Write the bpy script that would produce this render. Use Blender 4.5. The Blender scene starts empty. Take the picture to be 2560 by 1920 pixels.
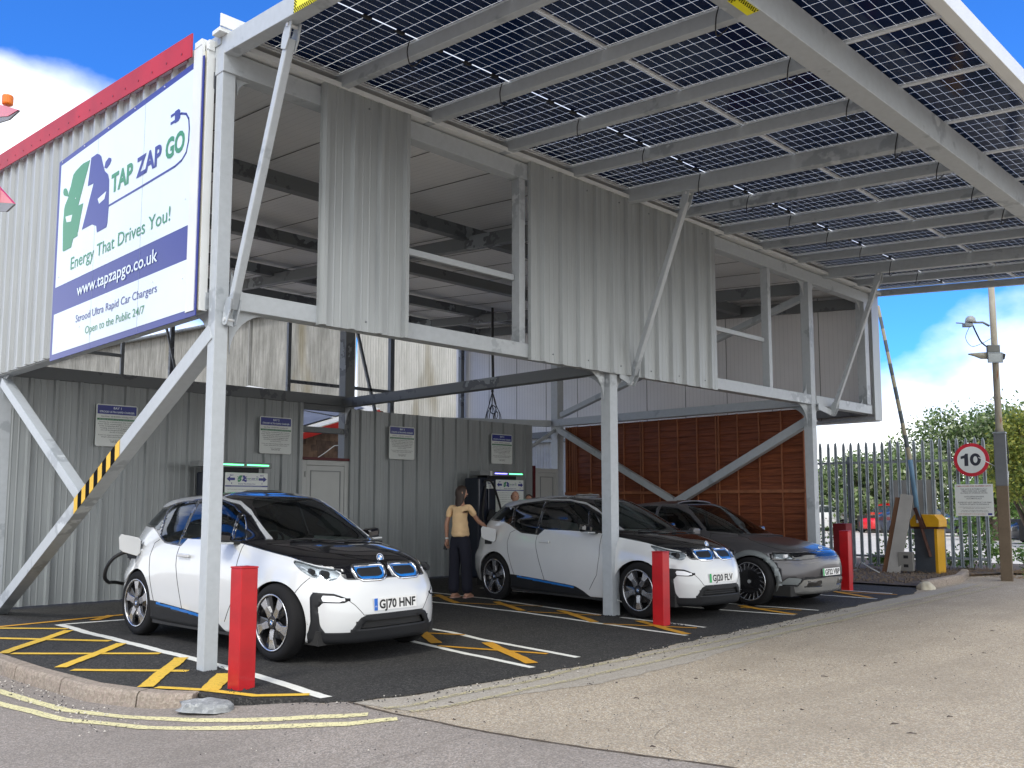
import bpy, bmesh, math, random
from mathutils import Vector, Matrix, noise
random.seed(7)
R=math.radians
C=bpy.context.scene.collection
SC=bpy.context.scene
# ------------------------------------------------------------------ materials
MATS={}
def newmat(name):
    m=bpy.data.materials.new(name); m.use_nodes=True
    nt=m.node_tree; b=nt.nodes['Principled BSDF']
    return m,nt,b
def N(nt,t,**k):
    n=nt.nodes.new(t)
    for a,v in k.items():
        if a.startswith('i_'): n.inputs[a[2:].replace('_',' ')].default_value=v
        else: setattr(n,a,v)
    return n
def L(nt,a,b): nt.links.new(a,b)
def rgb(c): return (c[0],c[1],c[2],1)
def coords(nt,scale=(1,1,1),kind='Object'):
    tc=N(nt,'ShaderNodeTexCoord'); mp=N(nt,'ShaderNodeMapping'); mp.inputs['Scale'].default_value=scale
    L(nt,tc.outputs[kind],mp.inputs['Vector']); return mp.outputs['Vector']
def noise_n(nt,vec,scale,detail=4,rough=.55):
    n=N(nt,'ShaderNodeTexNoise'); n.inputs['Scale'].default_value=scale; n.inputs['Detail'].default_value=detail
    n.inputs['Roughness'].default_value=rough; L(nt,vec,n.inputs['Vector']); return n.outputs['Fac']
def ramp(nt,fac,stops,interp='LINEAR'):
    r=N(nt,'ShaderNodeValToRGB'); r.color_ramp.interpolation=interp
    e=r.color_ramp.elements
    while len(e)<len(stops): e.new(.5)
    for i,(p,c) in enumerate(stops):
        e[i].position=p; e[i].color=rgb(c) if hasattr(c,'__len__') else (c,c,c,1)
    L(nt,fac,r.inputs['Fac']); return r.outputs['Color']
def mix(nt,fac,a,b,mode='MIX'):
    m=N(nt,'ShaderNodeMix',data_type='RGBA',blend_type=mode)
    for s,v in ((0,fac),(6,a),(7,b)):
        if hasattr(v,'links'): L(nt,v,m.inputs[s])
        else: m.inputs[s].default_value=rgb(v) if hasattr(v,'__len__') else v
    return m.outputs[2]
def bump(nt,b,h,strength=.3,dist=.01):
    n=N(nt,'ShaderNodeBump'); n.inputs['Strength'].default_value=strength; n.inputs['Distance'].default_value=dist
    L(nt,h,n.inputs['Height']); L(nt,n.outputs['Normal'],b.inputs['Normal'])
def mat(name,col,rough=.5,metal=0,var=.12,vscale=3,bmp=0,bscale=60,dirt=0,coat=0,spec=.5,emit=None,estr=1,stretch=(1,1,1)):
    """plain painted / plastic surface with slight colour variation, optional dirt and bump"""
    if name in MATS: return MATS[name]
    m,nt,b=newmat(name); b.inputs['Roughness'].default_value=rough; b.inputs['Metallic'].default_value=metal
    b.inputs['Coat Weight'].default_value=coat; b.inputs['Coat Roughness'].default_value=.04
    b.inputs['Specular IOR Level'].default_value=spec
    v=coords(nt,stretch); out=rgb(col)
    f=noise_n(nt,v,vscale)
    c=ramp(nt,f,[(.3,[x*(1-var) for x in col]),(.7,[min(1,x*(1+var)) for x in col])])
    if dirt:
        f2=noise_n(nt,v,vscale*4,6,.7); k=ramp(nt,f2,[(.5,0),(.75,dirt)])
        c=mix(nt,k,c,[x*.45 for x in col])
    L(nt,c,b.inputs['Base Color'])
    if bmp: bump(nt,b,noise_n(nt,v,bscale,3),bmp)
    if emit: b.inputs['Emission Color'].default_value=rgb(emit); b.inputs['Emission Strength'].default_value=estr
    MATS[name]=m; return m
def steelmat():
    m,nt,b=newmat('painted_steel'); v=coords(nt); b.inputs['Roughness'].default_value=.42
    f=noise_n(nt,v,1.1,5,.6)
    c=ramp(nt,f,[(.0,(.46,.495,.52)),(.58,(.46,.495,.52)),(.60,(.34,.37,.395)),(.64,(.33,.36,.385)),(.66,(.56,.595,.615)),(1,(.57,.60,.63))])
    g=noise_n(nt,v,14,5,.6); c=mix(nt,ramp(nt,g,[(.35,0),(.8,.3)]),c,(.28,.3,.31))
    L(nt,c,b.inputs['Base Color']); bump(nt,b,noise_n(nt,v,160,2),.08,.003); MATS['steel']=m; return m
STEEL=steelmat()
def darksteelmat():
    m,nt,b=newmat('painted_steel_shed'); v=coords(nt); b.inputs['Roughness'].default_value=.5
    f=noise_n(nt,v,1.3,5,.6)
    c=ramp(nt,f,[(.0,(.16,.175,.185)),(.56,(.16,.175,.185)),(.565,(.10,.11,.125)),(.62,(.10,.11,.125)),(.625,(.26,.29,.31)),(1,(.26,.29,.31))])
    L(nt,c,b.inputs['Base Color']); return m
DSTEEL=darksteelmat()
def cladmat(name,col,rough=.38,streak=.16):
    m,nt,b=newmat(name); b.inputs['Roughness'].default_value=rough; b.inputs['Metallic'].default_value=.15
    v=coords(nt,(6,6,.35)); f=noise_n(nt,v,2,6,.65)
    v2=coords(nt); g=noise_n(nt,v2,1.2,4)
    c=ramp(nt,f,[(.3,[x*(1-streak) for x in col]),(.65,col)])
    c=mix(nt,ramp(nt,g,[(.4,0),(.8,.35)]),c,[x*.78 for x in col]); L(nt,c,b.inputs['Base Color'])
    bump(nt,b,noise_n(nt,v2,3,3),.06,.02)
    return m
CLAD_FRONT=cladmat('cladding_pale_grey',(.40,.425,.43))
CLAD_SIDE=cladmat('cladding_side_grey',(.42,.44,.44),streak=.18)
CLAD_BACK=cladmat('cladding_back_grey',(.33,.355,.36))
def spline(P,k=6):
    P=[Vector(p) for p in P]; o=[]
    for i in range(len(P)-1):
        a,b,c,d=P[max(i-1,0)],P[i],P[i+1],P[min(i+2,len(P)-1)]
        for t in range(k):
            u=t/k; o.append(b+(c-a)*.5*u+(a*2-b*5+c*4-d)*.5*u*u+(b*3-a-c*3+d)*.5*u**3)
    return o+[P[-1]]
# ------------------------------------------------------------------ mesh builder
class MB:
    def __init__(s): s.v=[]; s.f=[]; s.m=[]
    def add(s,vs,fs,mi=0):
        o=len(s.v); s.v+= [tuple(p) for p in vs]; s.f+=[tuple(i+o for i in f) for f in fs]; s.m+=[mi]*len(fs); return s
    def box(s,a,b,mi=0):
        x0,x1=sorted((a[0],b[0])); y0,y1=sorted((a[1],b[1])); z0,z1=sorted((a[2],b[2]))
        vs=[(x0,y0,z0),(x1,y0,z0),(x1,y1,z0),(x0,y1,z0),(x0,y0,z1),(x1,y0,z1),(x1,y1,z1),(x0,y1,z1)]
        return s.add(vs,[(0,3,2,1),(4,5,6,7),(0,1,5,4),(1,2,6,5),(2,3,7,6),(3,0,4,7)],mi)
    def beam(s,p,q,w,h,up=(0,0,1),mi=0):
        p=Vector(p);q=Vector(q);d=(q-p).normalized();u=Vector(up);sd=d.cross(u)
        if sd.length<1e-4: sd=d.cross(Vector((1,0,0)))
        sd.normalize(); u=sd.cross(d).normalized(); a=sd*w/2;c=u*h/2
        vs=[p-a-c,p+a-c,p+a+c,p-a+c,q-a-c,q+a-c,q+a+c,q-a+c]
        return s.add(vs,[(0,1,2,3),(7,6,5,4),(1,0,4,5),(2,1,5,6),(3,2,6,7),(0,3,7,4)],mi)
    def tube(s,pts,r,n=8,mi=0,cap=True,sm=False):
        if sm: pts=spline(pts)
        pts=[Vector(p) for p in pts]; rr=r if hasattr(r,'__len__') else [r]*len(pts); o=[];prev=None
        for i,p in enumerate(pts):
            d=(pts[min(i+1,len(pts)-1)]-pts[max(i-1,0)]).normalized()
            if prev is None: a=d.orthogonal().normalized()
            else:
                a=prev-d*prev.dot(d); a=a.normalized() if a.length>1e-5 else d.orthogonal().normalized()
            prev=a; b=d.cross(a)
            o+=[p+(a*math.cos(t)+b*math.sin(t))*rr[i] for t in [2*math.pi*k/n for k in range(n)]]
        f=[]
        for i in range(len(pts)-1):
            for k in range(n): k2=(k+1)%n; f.append((i*n+k,i*n+k2,(i+1)*n+k2,(i+1)*n+k))
        if cap: f.append(tuple(range(n-1,-1,-1))); f.append(tuple(range((len(pts)-1)*n,len(pts)*n)))
        return s.add(o,f,mi)
    def cyl(s,p,q,r,n=20,mi=0): return s.tube([p,q],r,n,mi)
    def prism(s,poly,fr,t,mi=0):
        """poly: 2d points; fr=(origin,u,v,n); thickness t along n"""
        O,U,V,Nn=[Vector(x) for x in fr]; k=len(poly)
        a=[O+U*x+V*y for x,y in poly]; b=[p+Nn*t for p in a]
        s.add(a+b,[tuple(range(k-1,-1,-1)),tuple(range(k,2*k))]+[(i,(i+1)%k,k+(i+1)%k,k+i) for i in range(k)],mi); return s
    def build(s,name,mats,parent=None,bevel=0,smooth=False,loc=None,sub=0):
        me=bpy.data.meshes.new(name); me.from_pydata(s.v,[],s.f)
        mats=mats if isinstance(mats,(list,tuple)) else [mats]
        for m in mats: me.materials.append(m)
        if len(mats)>1: me.polygons.foreach_set('material_index',s.m)
        if smooth: me.polygons.foreach_set('use_smooth',[True]*len(s.f))
        me.update()
        o=bpy.data.objects.new(name,me); C.objects.link(o)
        if parent: o.parent=parent
        if loc: o.location=loc
        if bevel:
            b=o.modifiers.new('b','BEVEL'); b.width=bevel; b.segments=2; b.limit_method='ANGLE'; b.angle_limit=R(40)
        if sub:
            b=o.modifiers.new('s','SUBSURF'); b.levels=sub; b.render_levels=sub
        return o
def tag(o,label=None,cat=None,group=None,kind=None):
    if label: o['label']=label
    if cat: o['category']=cat
    if group: o['group']=group
    if kind: o['kind']=kind
    return o
def empty(name,loc=(0,0,0),rz=0,label=None,cat=None,group=None):
    o=bpy.data.objects.new(name,None); C.objects.link(o); o.location=loc; o.rotation_euler=(0,0,rz); o.empty_display_size=.2
    return tag(o,label,cat,group)
def copy_tree(o,parent=None):
    c=o.copy(); C.objects.link(c); c.parent=parent
    for ch in list(o.children): copy_tree(ch,c)
    return c
def fix_ngons(me):
    bm=bmesh.new(); bm.from_mesh(me); bmesh.ops.triangulate(bm,faces=[f for f in bm.faces if len(f.verts)>4]); bm.to_mesh(me); bm.free()
def text(name,st,fr,x0,x1,base,cap,m,parent=None,bold=0,thick=.003,fit=True):
    """flat raised lettering, fitted between x0..x1 with cap height cap, on frame fr=(origin,u,v,n)"""
    cu=bpy.data.curves.new('t','FONT'); cu.body=st; cu.offset=bold; cu.resolution_u=3
    ob=bpy.data.objects.new('t',cu); C.objects.link(ob)
    me=bpy.data.meshes.new_from_object(ob.evaluated_get(bpy.context.evaluated_depsgraph_get()))
    bpy.data.objects.remove(ob); bpy.data.curves.remove(cu)
    xs=[v.co.x for v in me.vertices]; a,b=min(xs),max(xs)
    sx=(x1-x0)/(b-a); sy=cap/.73
    if not fit: sx=min(sx,sy)
    O,U,V,Nn=[Vector(x) for x in fr]
    for v in me.vertices:
        v.co=O+U*(x0+(v.co.x-a)*sx)+V*(base+v.co.y*sy)+Nn*thick
    me.materials.clear(); me.materials.append(m)
    o=bpy.data.objects.new(name,me); C.objects.link(o)
    if parent: o.parent=parent
    return o
def join_text(name,items,fr,m,parent,thick=.003,bold=0):
    obs=[text('t',st,fr,x0,x1,b,c,m,None,bold,thick) for st,x0,x1,b,c in items]
    mb=MB()
    for o in obs:
        me=o.data; mb.add([v.co for v in me.vertices],[tuple(p.vertices) for p in me.polygons])
        bpy.data.objects.remove(o)
    return mb.build(name,m,parent)
# ------------------------------------------------------------------ camera
cam=bpy.data.cameras.new('camera'); co=bpy.data.objects.new('camera',cam); C.objects.link(co); SC.camera=co
cam.sensor_width=36; cam.lens=36*2270/2560; cam.shift_y=75/2560; cam.clip_end=600; cam.clip_start=.05
co.location=(-3.81,-7.54,1.42); co.rotation_euler=(R(90)+math.atan(.1),0,R(-45))
# ------------------------------------------------------------------ world + sun
def world():
    w=bpy.data.worlds.new('World'); SC.world=w; w.use_nodes=True; nt=w.node_tree; nt.nodes.clear()
    out=N(nt,'ShaderNodeOutputWorld'); bg=N(nt,'ShaderNodeBackground'); L(nt,bg.outputs[0],out.inputs[0])
    sky=N(nt,'ShaderNodeTexSky',sky_type='NISHITA'); sky.sun_disc=False
    sky.sun_elevation=R(48); sky.sun_rotation=SUNROT; sky.air_density=1.0; sky.dust_density=.3; sky.ozone_density=3
    tint=mix(nt,1.0,sky.outputs[0],(.24,.68,1.34),'MULTIPLY')
    tc=N(nt,'ShaderNodeTexCoord')
    nrm=N(nt,'ShaderNodeVectorMath',operation='NORMALIZE'); L(nt,tc.outputs['Generated'],nrm.inputs[0])
    sep=N(nt,'ShaderNodeSeparateXYZ'); L(nt,nrm.outputs[0],sep.inputs[0])
    mp=N(nt,'ShaderNodeMapping'); mp.inputs['Scale'].default_value=(1,1,1.7); mp.inputs['Location'].default_value=CLOUD_OFF
    L(nt,nrm.outputs[0],mp.inputs[0])
    n1=noise_n(nt,mp.outputs[0],1.9,8,.5)
    mr=N(nt,'ShaderNodeMapRange'); mr.inputs[1].default_value=.02; mr.inputs[2].default_value=.30; mr.inputs[3].default_value=.24; mr.inputs[4].default_value=-.10
    L(nt,sep.outputs['Z'],mr.inputs[0])
    ad=N(nt,'ShaderNodeMath',operation='ADD'); L(nt,n1,ad.inputs[0]); L(nt,mr.outputs[0],ad.inputs[1])
    # unseen cloud bank added behind the viewer and overhead to whiten light and reflections
    dt=N(nt,'ShaderNodeVectorMath',operation='DOT_PRODUCT'); L(nt,nrm.outputs[0],dt.inputs[0]); dt.inputs[1].default_value=(-.50,-.80,.33)
    m2=N(nt,'ShaderNodeMapRange'); m2.inputs[1].default_value=-.02; m2.inputs[2].default_value=.4; m2.inputs[3].default_value=0; m2.inputs[4].default_value=.30; L(nt,dt.outputs['Value'],m2.inputs[0])
    a2=N(nt,'ShaderNodeMath',operation='ADD'); L(nt,ad.outputs[0],a2.inputs[0]); L(nt,m2.outputs[0],a2.inputs[1])
    d3=N(nt,'ShaderNodeVectorMath',operation='DOT_PRODUCT'); L(nt,nrm.outputs[0],d3.inputs[0]); d3.inputs[1].default_value=CUMULUS
    m3=N(nt,'ShaderNodeMapRange'); m3.inputs[1].default_value=.986; m3.inputs[2].default_value=.9985; m3.inputs[3].default_value=0; m3.inputs[4].default_value=.26; L(nt,d3.outputs['Value'],m3.inputs[0])
    a3=N(nt,'ShaderNodeMath',operation='ADD'); L(nt,a2.outputs[0],a3.inputs[0]); L(nt,m3.outputs[0],a3.inputs[1]); a2=a3
    mask=ramp(nt,a2.outputs[0],[(.48,0),(.56,.55),(.68,1)])
    n2=noise_n(nt,mp.outputs[0],5,6,.6)
    cl=ramp(nt,n2,[(.3,(8.2,8.8,9.4)),(.6,(11.5,11.4,11.2))])
    col=mix(nt,mask,tint,cl)
    L(nt,col,bg.inputs['Color']); bg.inputs['Strength'].default_value=.135
SUNAZ=R(205)  # direction the light comes from, measured from +X counter-clockwise
SUNROT=R(90)-SUNAZ
CLOUD_OFF=(3.1,.4,.7); CUMULUS=Vector((.285,.91,.30)).normalized()
world()
sd=bpy.data.lights.new('sun','SUN'); sd.energy=1.15; sd.angle=R(16); sd.color=(1,.965,.91)
so=bpy.data.objects.new('sun',sd); C.objects.link(so); el=R(48)
so.rotation_euler=Vector((math.cos(SUNAZ)*math.cos(el),math.sin(SUNAZ)*math.cos(el),math.sin(el))).to_track_quat('Z','Y').to_euler()
so.location=(-10,-10,20)
SC.render.engine='CYCLES'
SC.view_settings.view_transform='Standard'; SC.view_settings.look='None'; SC.view_settings.exposure=.55
SC.cycles.max_bounces=12; SC.cycles.transparent_max_bounces=16
# ================================================================== ground
def smooth(t): t=max(0,min(1,t)); return t*t*(3-2*t)
def gz(x,y):
    if y>12 or x>16: return 0
    return -.10*smooth((.2-x)/1.2)
def groundmat(name,stones,base,scale=240,bs=.5,patch=None,rough=.9):
    m,nt,b=newmat(name); v=coords(nt); b.inputs['Roughness'].default_value=rough; b.inputs['Specular IOR Level'].default_value=.25
    vo=N(nt,'ShaderNodeTexVoronoi'); vo.inputs['Scale'].default_value=scale/3.2; L(nt,v,vo.inputs['Vector'])
    sx=N(nt,'ShaderNodeSeparateColor'); L(nt,vo.outputs['Color'],sx.inputs[0])
    k=len(stones); st=ramp(nt,sx.outputs[0],[(i/k,c) for i,c in enumerate(stones)],'CONSTANT')
    n=noise_n(nt,v,scale*.5,3,.7); c=mix(nt,ramp(nt,n,[(.40,0),(.56,1)]),base,st)
    big=noise_n(nt,v,.55,5,.6); c=mix(nt,ramp(nt,big,[(.35,0),(.7,.55)]),c,patch or [x*.75 for x in base])
    st2=noise_n(nt,coords(nt,(.35,2.2,1)),1.3,5,.6); c=mix(nt,ramp(nt,st2,[(.5,0),(.75,.4)]),c,[x*.68 for x in base])
    dk=noise_n(nt,v,2.1,8,.75); c=mix(nt,ramp(nt,dk,[(.64,0),(.72,.45)]),c,[x*.5 for x in base])
    mid=noise_n(nt,v,5,6,.7); c=mix(nt,ramp(nt,mid,[(.55,0),(.8,.4)]),c,[x*.6 for x in base])
    L(nt,c,b.inputs['Base Color'])
    h=mix(nt,.5,n,vo.outputs['Distance']); bump(nt,b,h,bs,.012)
    return m
ROAD=groundmat('tan_aggregate_road',[(.56,.47,.34),(.30,.25,.19),(.70,.62,.50),(.42,.32,.22),(.24,.22,.19),(.52,.48,.41)],(.345,.295,.228),300,.55,(.26,.222,.175))
PINK=groundmat('worn_mauve_asphalt',[(.34,.30,.27),(.19,.17,.155),(.44,.39,.35),(.27,.225,.19)],(.255,.23,.205),300,.5,(.195,.175,.155))
TAR=groundmat('fresh_black_asphalt',[(.045,.045,.045),(.016,.016,.017),(.11,.108,.10),(.025,.025,.026)],(.030,.030,.030),240,1.0,(.062,.059,.054),.8)
PALE=groundmat('pale_concrete_yard',[(.6,.56,.5),(.5,.47,.42)],(.56,.53,.48),60,.2,(.5,.47,.42))
SOIL=groundmat('loose_soil',[(.12,.09,.07),(.06,.05,.04),(.2,.16,.12)],(.09,.072,.058),60,1.0,(.06,.05,.045))
EDGE=groundmat('dusty_edge_strip',[(.40,.36,.30),(.30,.27,.23),(.5,.46,.4)],(.37,.335,.28),260,.5,(.3,.28,.25))
def in_poly(x,y,P):
    c=False;j=len(P)-1
    for i in range(len(P)):
        if (P[i][1]>y)!=(P[j][1]>y) and x<(P[j][0]-P[i][0])*(y-P[i][1])/(P[j][1]-P[i][1])+P[i][0]: c=not c
        j=i
    return c
def densify(P,step=.25,wob=0,close=True):
    o=[];n=len(P)
    for i in range(n if close else n-1):
        a=Vector(P[i]);b=Vector(P[(i+1)%n]);k=max(1,int((b-a).length/step))
        for t in range(k):
            p=a.lerp(b,t/k); w=wob
            if w: p=p+Vector((noise.noise(Vector((p.x*3,p.y*3,1))),noise.noise(Vector((p.x*3,p.y*3,7)))))*w+Vector((noise.noise(Vector((p.x*13,p.y*13,1))),noise.noise(Vector((p.x*13,p.y*13,7)))))*w*.6
            o.append((p.x,p.y))
    if not close: o.append(tuple(P[-1]))
    return o
def sheet(name,P,z,m,kind='structure',follow=True,step=.15,wob=0,label=None):
    """flat polygon laid on the ground, following its height"""
    P=densify(P,step,wob); bm=bmesh.new()
    vs=[bm.verts.new((x,y,0)) for x,y in P]; f=bm.faces.new(vs)
    if f.normal.z<0: f.normal_flip()
    bmesh.ops.triangulate(bm,faces=[f])
    for v in bm.verts: v.co.z=(gz(v.co.x,v.co.y) if follow else 0)+z
    me=bpy.data.meshes.new(name); bm.to_mesh(me); bm.free(); me.materials.append(m)
    o=bpy.data.objects.new(name,me); C.objects.link(o); o['kind']=kind
    return o
def grid_ground():
    xs=[-300,-100,-40,-20,-10,-6,-4,-3,-2,-1.5]+[-1.2+.1*i for i in range(16)]+[1,2,4,8,16,30,60,120,300]
    ys=[-300,-100,-40,-20,-12]+[-10+.5*i for i in range(45)]+[14,20,40,100,300]
    mb=MB(); n=len(xs)
    mb.add([(x,y,gz(x,y)-.012) for y in ys for x in xs],[(j*n+i,j*n+i+1,(j+1)*n+i+1,(j+1)*n+i) for j in range(len(ys)-1) for i in range(n-1)])
    o=mb.build('ground',ROAD); o['kind']='structure'
grid_ground()
# mauve older asphalt at the near left, seam runs away from the bays
def strip_sheet(name,P,z,m,wob=.0,step=.1):
    return sheet(name,P,z,m,wob=wob,step=step)
def gridsheet(name,x0,x1,y0,y1,z,m,clip,step=.12):
    """fine grid sheet clipped to a polygon test so that it can follow the sloping road"""
    nx=int((x1-x0)/step);ny=int((y1-y0)/step);mb=MB();idx={}
    def vid(i,j):
        if (i,j) not in idx:
            x=x0+i*step;y=y0+j*step; idx[(i,j)]=len(mb.v); mb.v.append((x,y,gz(x,y)+z))
        return idx[(i,j)]
    for j in range(ny):
        for i in range(nx):
            if clip(x0+(i+.5)*step,y0+(j+.5)*step):
                mb.f.append((vid(i,j),vid(i+1,j),vid(i+1,j+1),vid(i,j+1))); mb.m.append(0)
    o=mb.build(name,m); o['kind']='structure'; return o
SEAM=[(.14,-1.9),(.17,-2.4),(.22,-3.03),(.30,-3.5),(.42,-3.96),(.62,-4.6),(.75,-5.2),(.5,-5.6),(.1,-6.2),(-.3,-7.5),(-.6,-9)]
def seamx(y):
    for (a,b) in zip(SEAM,SEAM[1:]):
        if b[1]<=y<=a[1]: return a[0]+(b[0]-a[0])*(y-a[1])/(b[1]-a[1])
    return .14 if y>-1.9 else -.6
pp=[(seamx(y)+.012*math.sin(y*9)+.01*math.sin(y*23),y) for y in [-1.8-.06*i for i in range(118)]]
mbp=MB()
xs=[0,.1,.2,.3,.45,.6,.8,1,1.2,1.4,1.7,2,3,5,9]
n=len(xs)
for (x,y) in [(p[0],p[1]) for p in pp]+[]: 
    for d in xs: mbp.v.append((x-d,y,gz(x-d,y)-.009))
for j in range(len(pp)-1):
    for i in range(n-1): mbp.f.append((j*n+i,j*n+i+1,(j+1)*n+i+1,(j+1)*n+i)); mbp.m.append(0)
y1=-1.8
# continue beyond the kerb line to the left of the bays
xs2=[-.0,-.2,-.4,-.6,-.8,-1,-1.2,-1.5,-2,-4,-9]
ys2=[-1.8+.3*i for i in range(40)]
o=len(mbp.v)
for y in ys2:
    for x in xs2: mbp.v.append((x,y,gz(x,y)-.009))
k=len(xs2)
for j in range(len(ys2)-1):
    for i in range(k-1): mbp.f.append((o+j*k+i,o+(j+1)*k+i,o+(j+1)*k+i+1,o+j*k+i+1)); mbp.m.append(0)
ro=mbp.build('road',PINK); ro['kind']='structure'
def ribbon(P,w,z,m,name,wob=.0,flat=False,ragged=.15,parent=None):
    """painted line of width w along polyline P"""
    P=[Vector(p) for p in densify(P,.05,0,False)]; mb=MB(); n=len(P)
    for i,p in enumerate(P):
        d=(P[min(i+1,n-1)]-P[max(i-1,0)]).normalized(); s=Vector((-d.y,d.x))
        ww=w/2*(1+ragged*noise.noise(Vector((p.x*9,p.y*9,3)))); ww2=w/2*(1+ragged*noise.noise(Vector((p.x*9,p.y*9,13))))
        off=s*wob*noise.noise(Vector((p.x*1.5,p.y*1.5,5)))
        for q in (p+off+s*ww,p+off-s*ww2): mb.v.append((q.x,q.y,(0 if flat else gz(q.x,q.y))+z))
    for i in range(n-1): mb.f.append((2*i,2*i+1,2*i+3,2*i+2)); mb.m.append(0)
    return mb.build(name,m,parent)
# seam: dark crack between the two surfaces
sm=groundmat('seam_dirt',[(.1,.08,.06),(.06,.05,.04)],(.14,.11,.085),120,.8)
o=ribbon([(p[0],p[1]) for p in SEAM],.022,-.005,sm,'road_seam',.03,ragged=.9); o['kind']='structure'
# the dark bay apron
KERB=[(-.5,-.82),(-.65,-.64),(-.75,-.41),(-.89,.03),(-.98,1.0),(-1.0,1.6),(-1.01,2.2),(-1.0,3.0),(-.98,5.0),(-.95,12)]
FRONT=[(-.45,-1.15),(-.2,-1.45),(.05,-1.78),(.18,-1.9),(.6,-2.04),(1.0,-2.03),(1.4,-2.08),(2.4,-2.11),(3.4,-2.06),(4.8,-1.92),(6.4,-1.87),(8.2,-1.75),(10.3,-1.64),(11.3,-1.6),(12.25,-1.3),(12.6,-.9),(12.7,.2),(12.7,12)]
bp=[p for p in KERB[::-1]]+FRONT
def bay_mesh():
    P=densify(bp,.07,.045); bm=bmesh.new()
    vs=[bm.verts.new((x,y,.0)) for x,y in P]; f=bm.faces.new(vs)
    if f.normal.z<0: f.normal_flip()
    r=bmesh.ops.extrude_face_region(bm,geom=[f]); 
    for v in [g for g in r['geom'] if isinstance(g,bmesh.types.BMVert)]: v.co.z=0
    for v in vs: v.co.z=gz(v.co.x,v.co.y)-.02
    bmesh.ops.delete(bm,geom=[f],context='FACES_ONLY') if f.is_valid else None
    bmesh.ops.recalc_face_normals(bm,faces=bm.faces)
    bmesh.ops.triangulate(bm,faces=bm.faces)
    me=bpy.data.meshes.new('bay_apron'); bm.to_mesh(me); bm.free(); me.materials.append(TAR)
    for p in me.polygons:
        if p.normal.z<-.5: p.flip()
    o=bpy.data.objects.new('bay_apron',me); C.objects.link(o); o['kind']='structure'
bay_mesh()
# dusty pale strip along the apron edge, and the verge by the barrier
ed=[(.1,-1.9),(.6,-2.06),(1.0,-2.05),(1.4,-2.1),(2.4,-2.13),(3.4,-2.09),(4.8,-1.95),(6.4,-1.9),(8.2,-1.78),(10.3,-1.67),(11.3,-1.63),(14,-1.5)]
ed2=[(14,-1.72),(11.3,-1.95),(8.2,-2.2),(6.4,-2.35),(4.8,-2.5),(3.4,-2.7),(2.0,-2.75),(1.0,-2.55),(.3,-2.45)]
sheet('road_edge_strip',ed+ed2,-.0095,EDGE,step=.1,wob=.05)
sheet('verge',[(12.3,-1.35),(12.9,-1.25),(13.6,-1.22),(15.6,-1.0),(16.6,-1.3),(17.5,-2.5),(20,-2.6),(20,14),(12.5,14)],.03,SOIL,wob=.06,follow=False)
sheet('car_park',[(17.2,-2.2),(19,-3.5),(26,-6),(60,-30),(90,-10),(90,60),(30,60),(18.3,14),(17.6,3)],.02,PALE,follow=False,step=2)
# paint
def paintmat(name,col,wear):
    m,nt,b=newmat(name); v=coords(nt); b.inputs['Roughness'].default_value=.7
    f=noise_n(nt,v,26,7,.75); g=noise_n(nt,v,110,3,.6)
    mm=N(nt,'ShaderNodeMath',operation='ADD'); L(nt,f,mm.inputs[0]); L(nt,g,mm.inputs[1])
    a=ramp(nt,mm.outputs[0],[(.98+wear,0),(1.03+wear,1)]) if wear<0 else ramp(nt,mm.outputs[0],[(.72+wear,1),(.78+wear,0)])
    c=ramp(nt,f,[(.3,[x*.8 for x in col]),(.6,col)]); L(nt,c,b.inputs['Base Color'])
    tr=N(nt,'ShaderNodeBsdfTransparent'); ms=N(nt,'ShaderNodeMixShader'); out=nt.nodes['Material Output']
    inv=ramp(nt,mm.outputs[0],[(1.18+wear*.2-.0,1) ,(1.22+wear*.2,0)]) 
    L(nt,ramp(nt,noise_n(nt,v,38,8,.8),[(wear,0),(wear+.03,1)]),ms.inputs[0])
    L(nt,tr.outputs[0],ms.inputs[1]); L(nt,b.outputs[0],ms.inputs[2]); L(nt,ms.outputs[0],out.inputs[0])
    bump(nt,b,g,.4,.004)
    return m
PW=paintmat('white_road_paint',(.80,.80,.74),.33); PY=paintmat('yellow_road_paint',(.78,.50,.05),.37)
PO=paintmat('orange_road_paint',(.62,.31,.02),.36); PC=paintmat('cream_yellow_road_paint',(.74,.68,.38),.42); PC2=paintmat('faded_yellow_road_paint',(.56,.50,.30),.49)
def line(P,w,m,name='painted_line',z=.004,flat=True,wob=.03):
    o=ribbon(P,w,z,m,name,wob,flat); o['kind']='structure'; return o
line([(.15,4.05),(.14,2.08),(.17,.61),(.16,-.55),(.09,-1.70)],.10,PW)
line([(.16,4.02),(.87,3.97),(1.5,3.97),(2.4,3.97)],.08,PW,z=.0045)
for P,w in (([(-.99,2.17),(.05,3.41)],.11),([(-.86,.98),(.08,2.0)],.11),([(-.70,-.39),(.12,.73)],.12),([(-.42,-.86),(.02,-.3)],.15)): line(P,w,PY,z=.009)
for P,w in (([(-.96,4.6),(-.44,4.17),(.08,3.56)],.09),([(-.97,3.72),(-.69,3.3),(.06,2.27)],.10),([(-.92,2.12),(.08,1.11)],.09),([(-.83,.8),(-.15,.04)],.09),([(-.64,-.45),(-.42,-.8),(-.25,-1.27),(0,-1.48),(.06,-1.52)],.08)): line(P,w,PY,z=.0065)
line([(-.95,4.2),(-.4,4.32),(.32,4.41),(1.05,4.47),(1.9,4.45)],.10,PO,z=.0065); line([(.6,4.14),(.95,4.5)],.12,PO,z=.009)
line([(3.05,4),(3.05,.72),(3.02,.31),(2.88,-.4),(2.76,-1.85)],.075,PW); line([(2.42,4),(2.30,.12),(2.16,-.98),(2.06,-1.92)],.075,PW)
line([(2.76,-.6),(2.19,-1.78)],.12,PO,z=.009); line([(2.28,-.4),(2.69,-1.52)],.07,PO,z=.0065)
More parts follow.
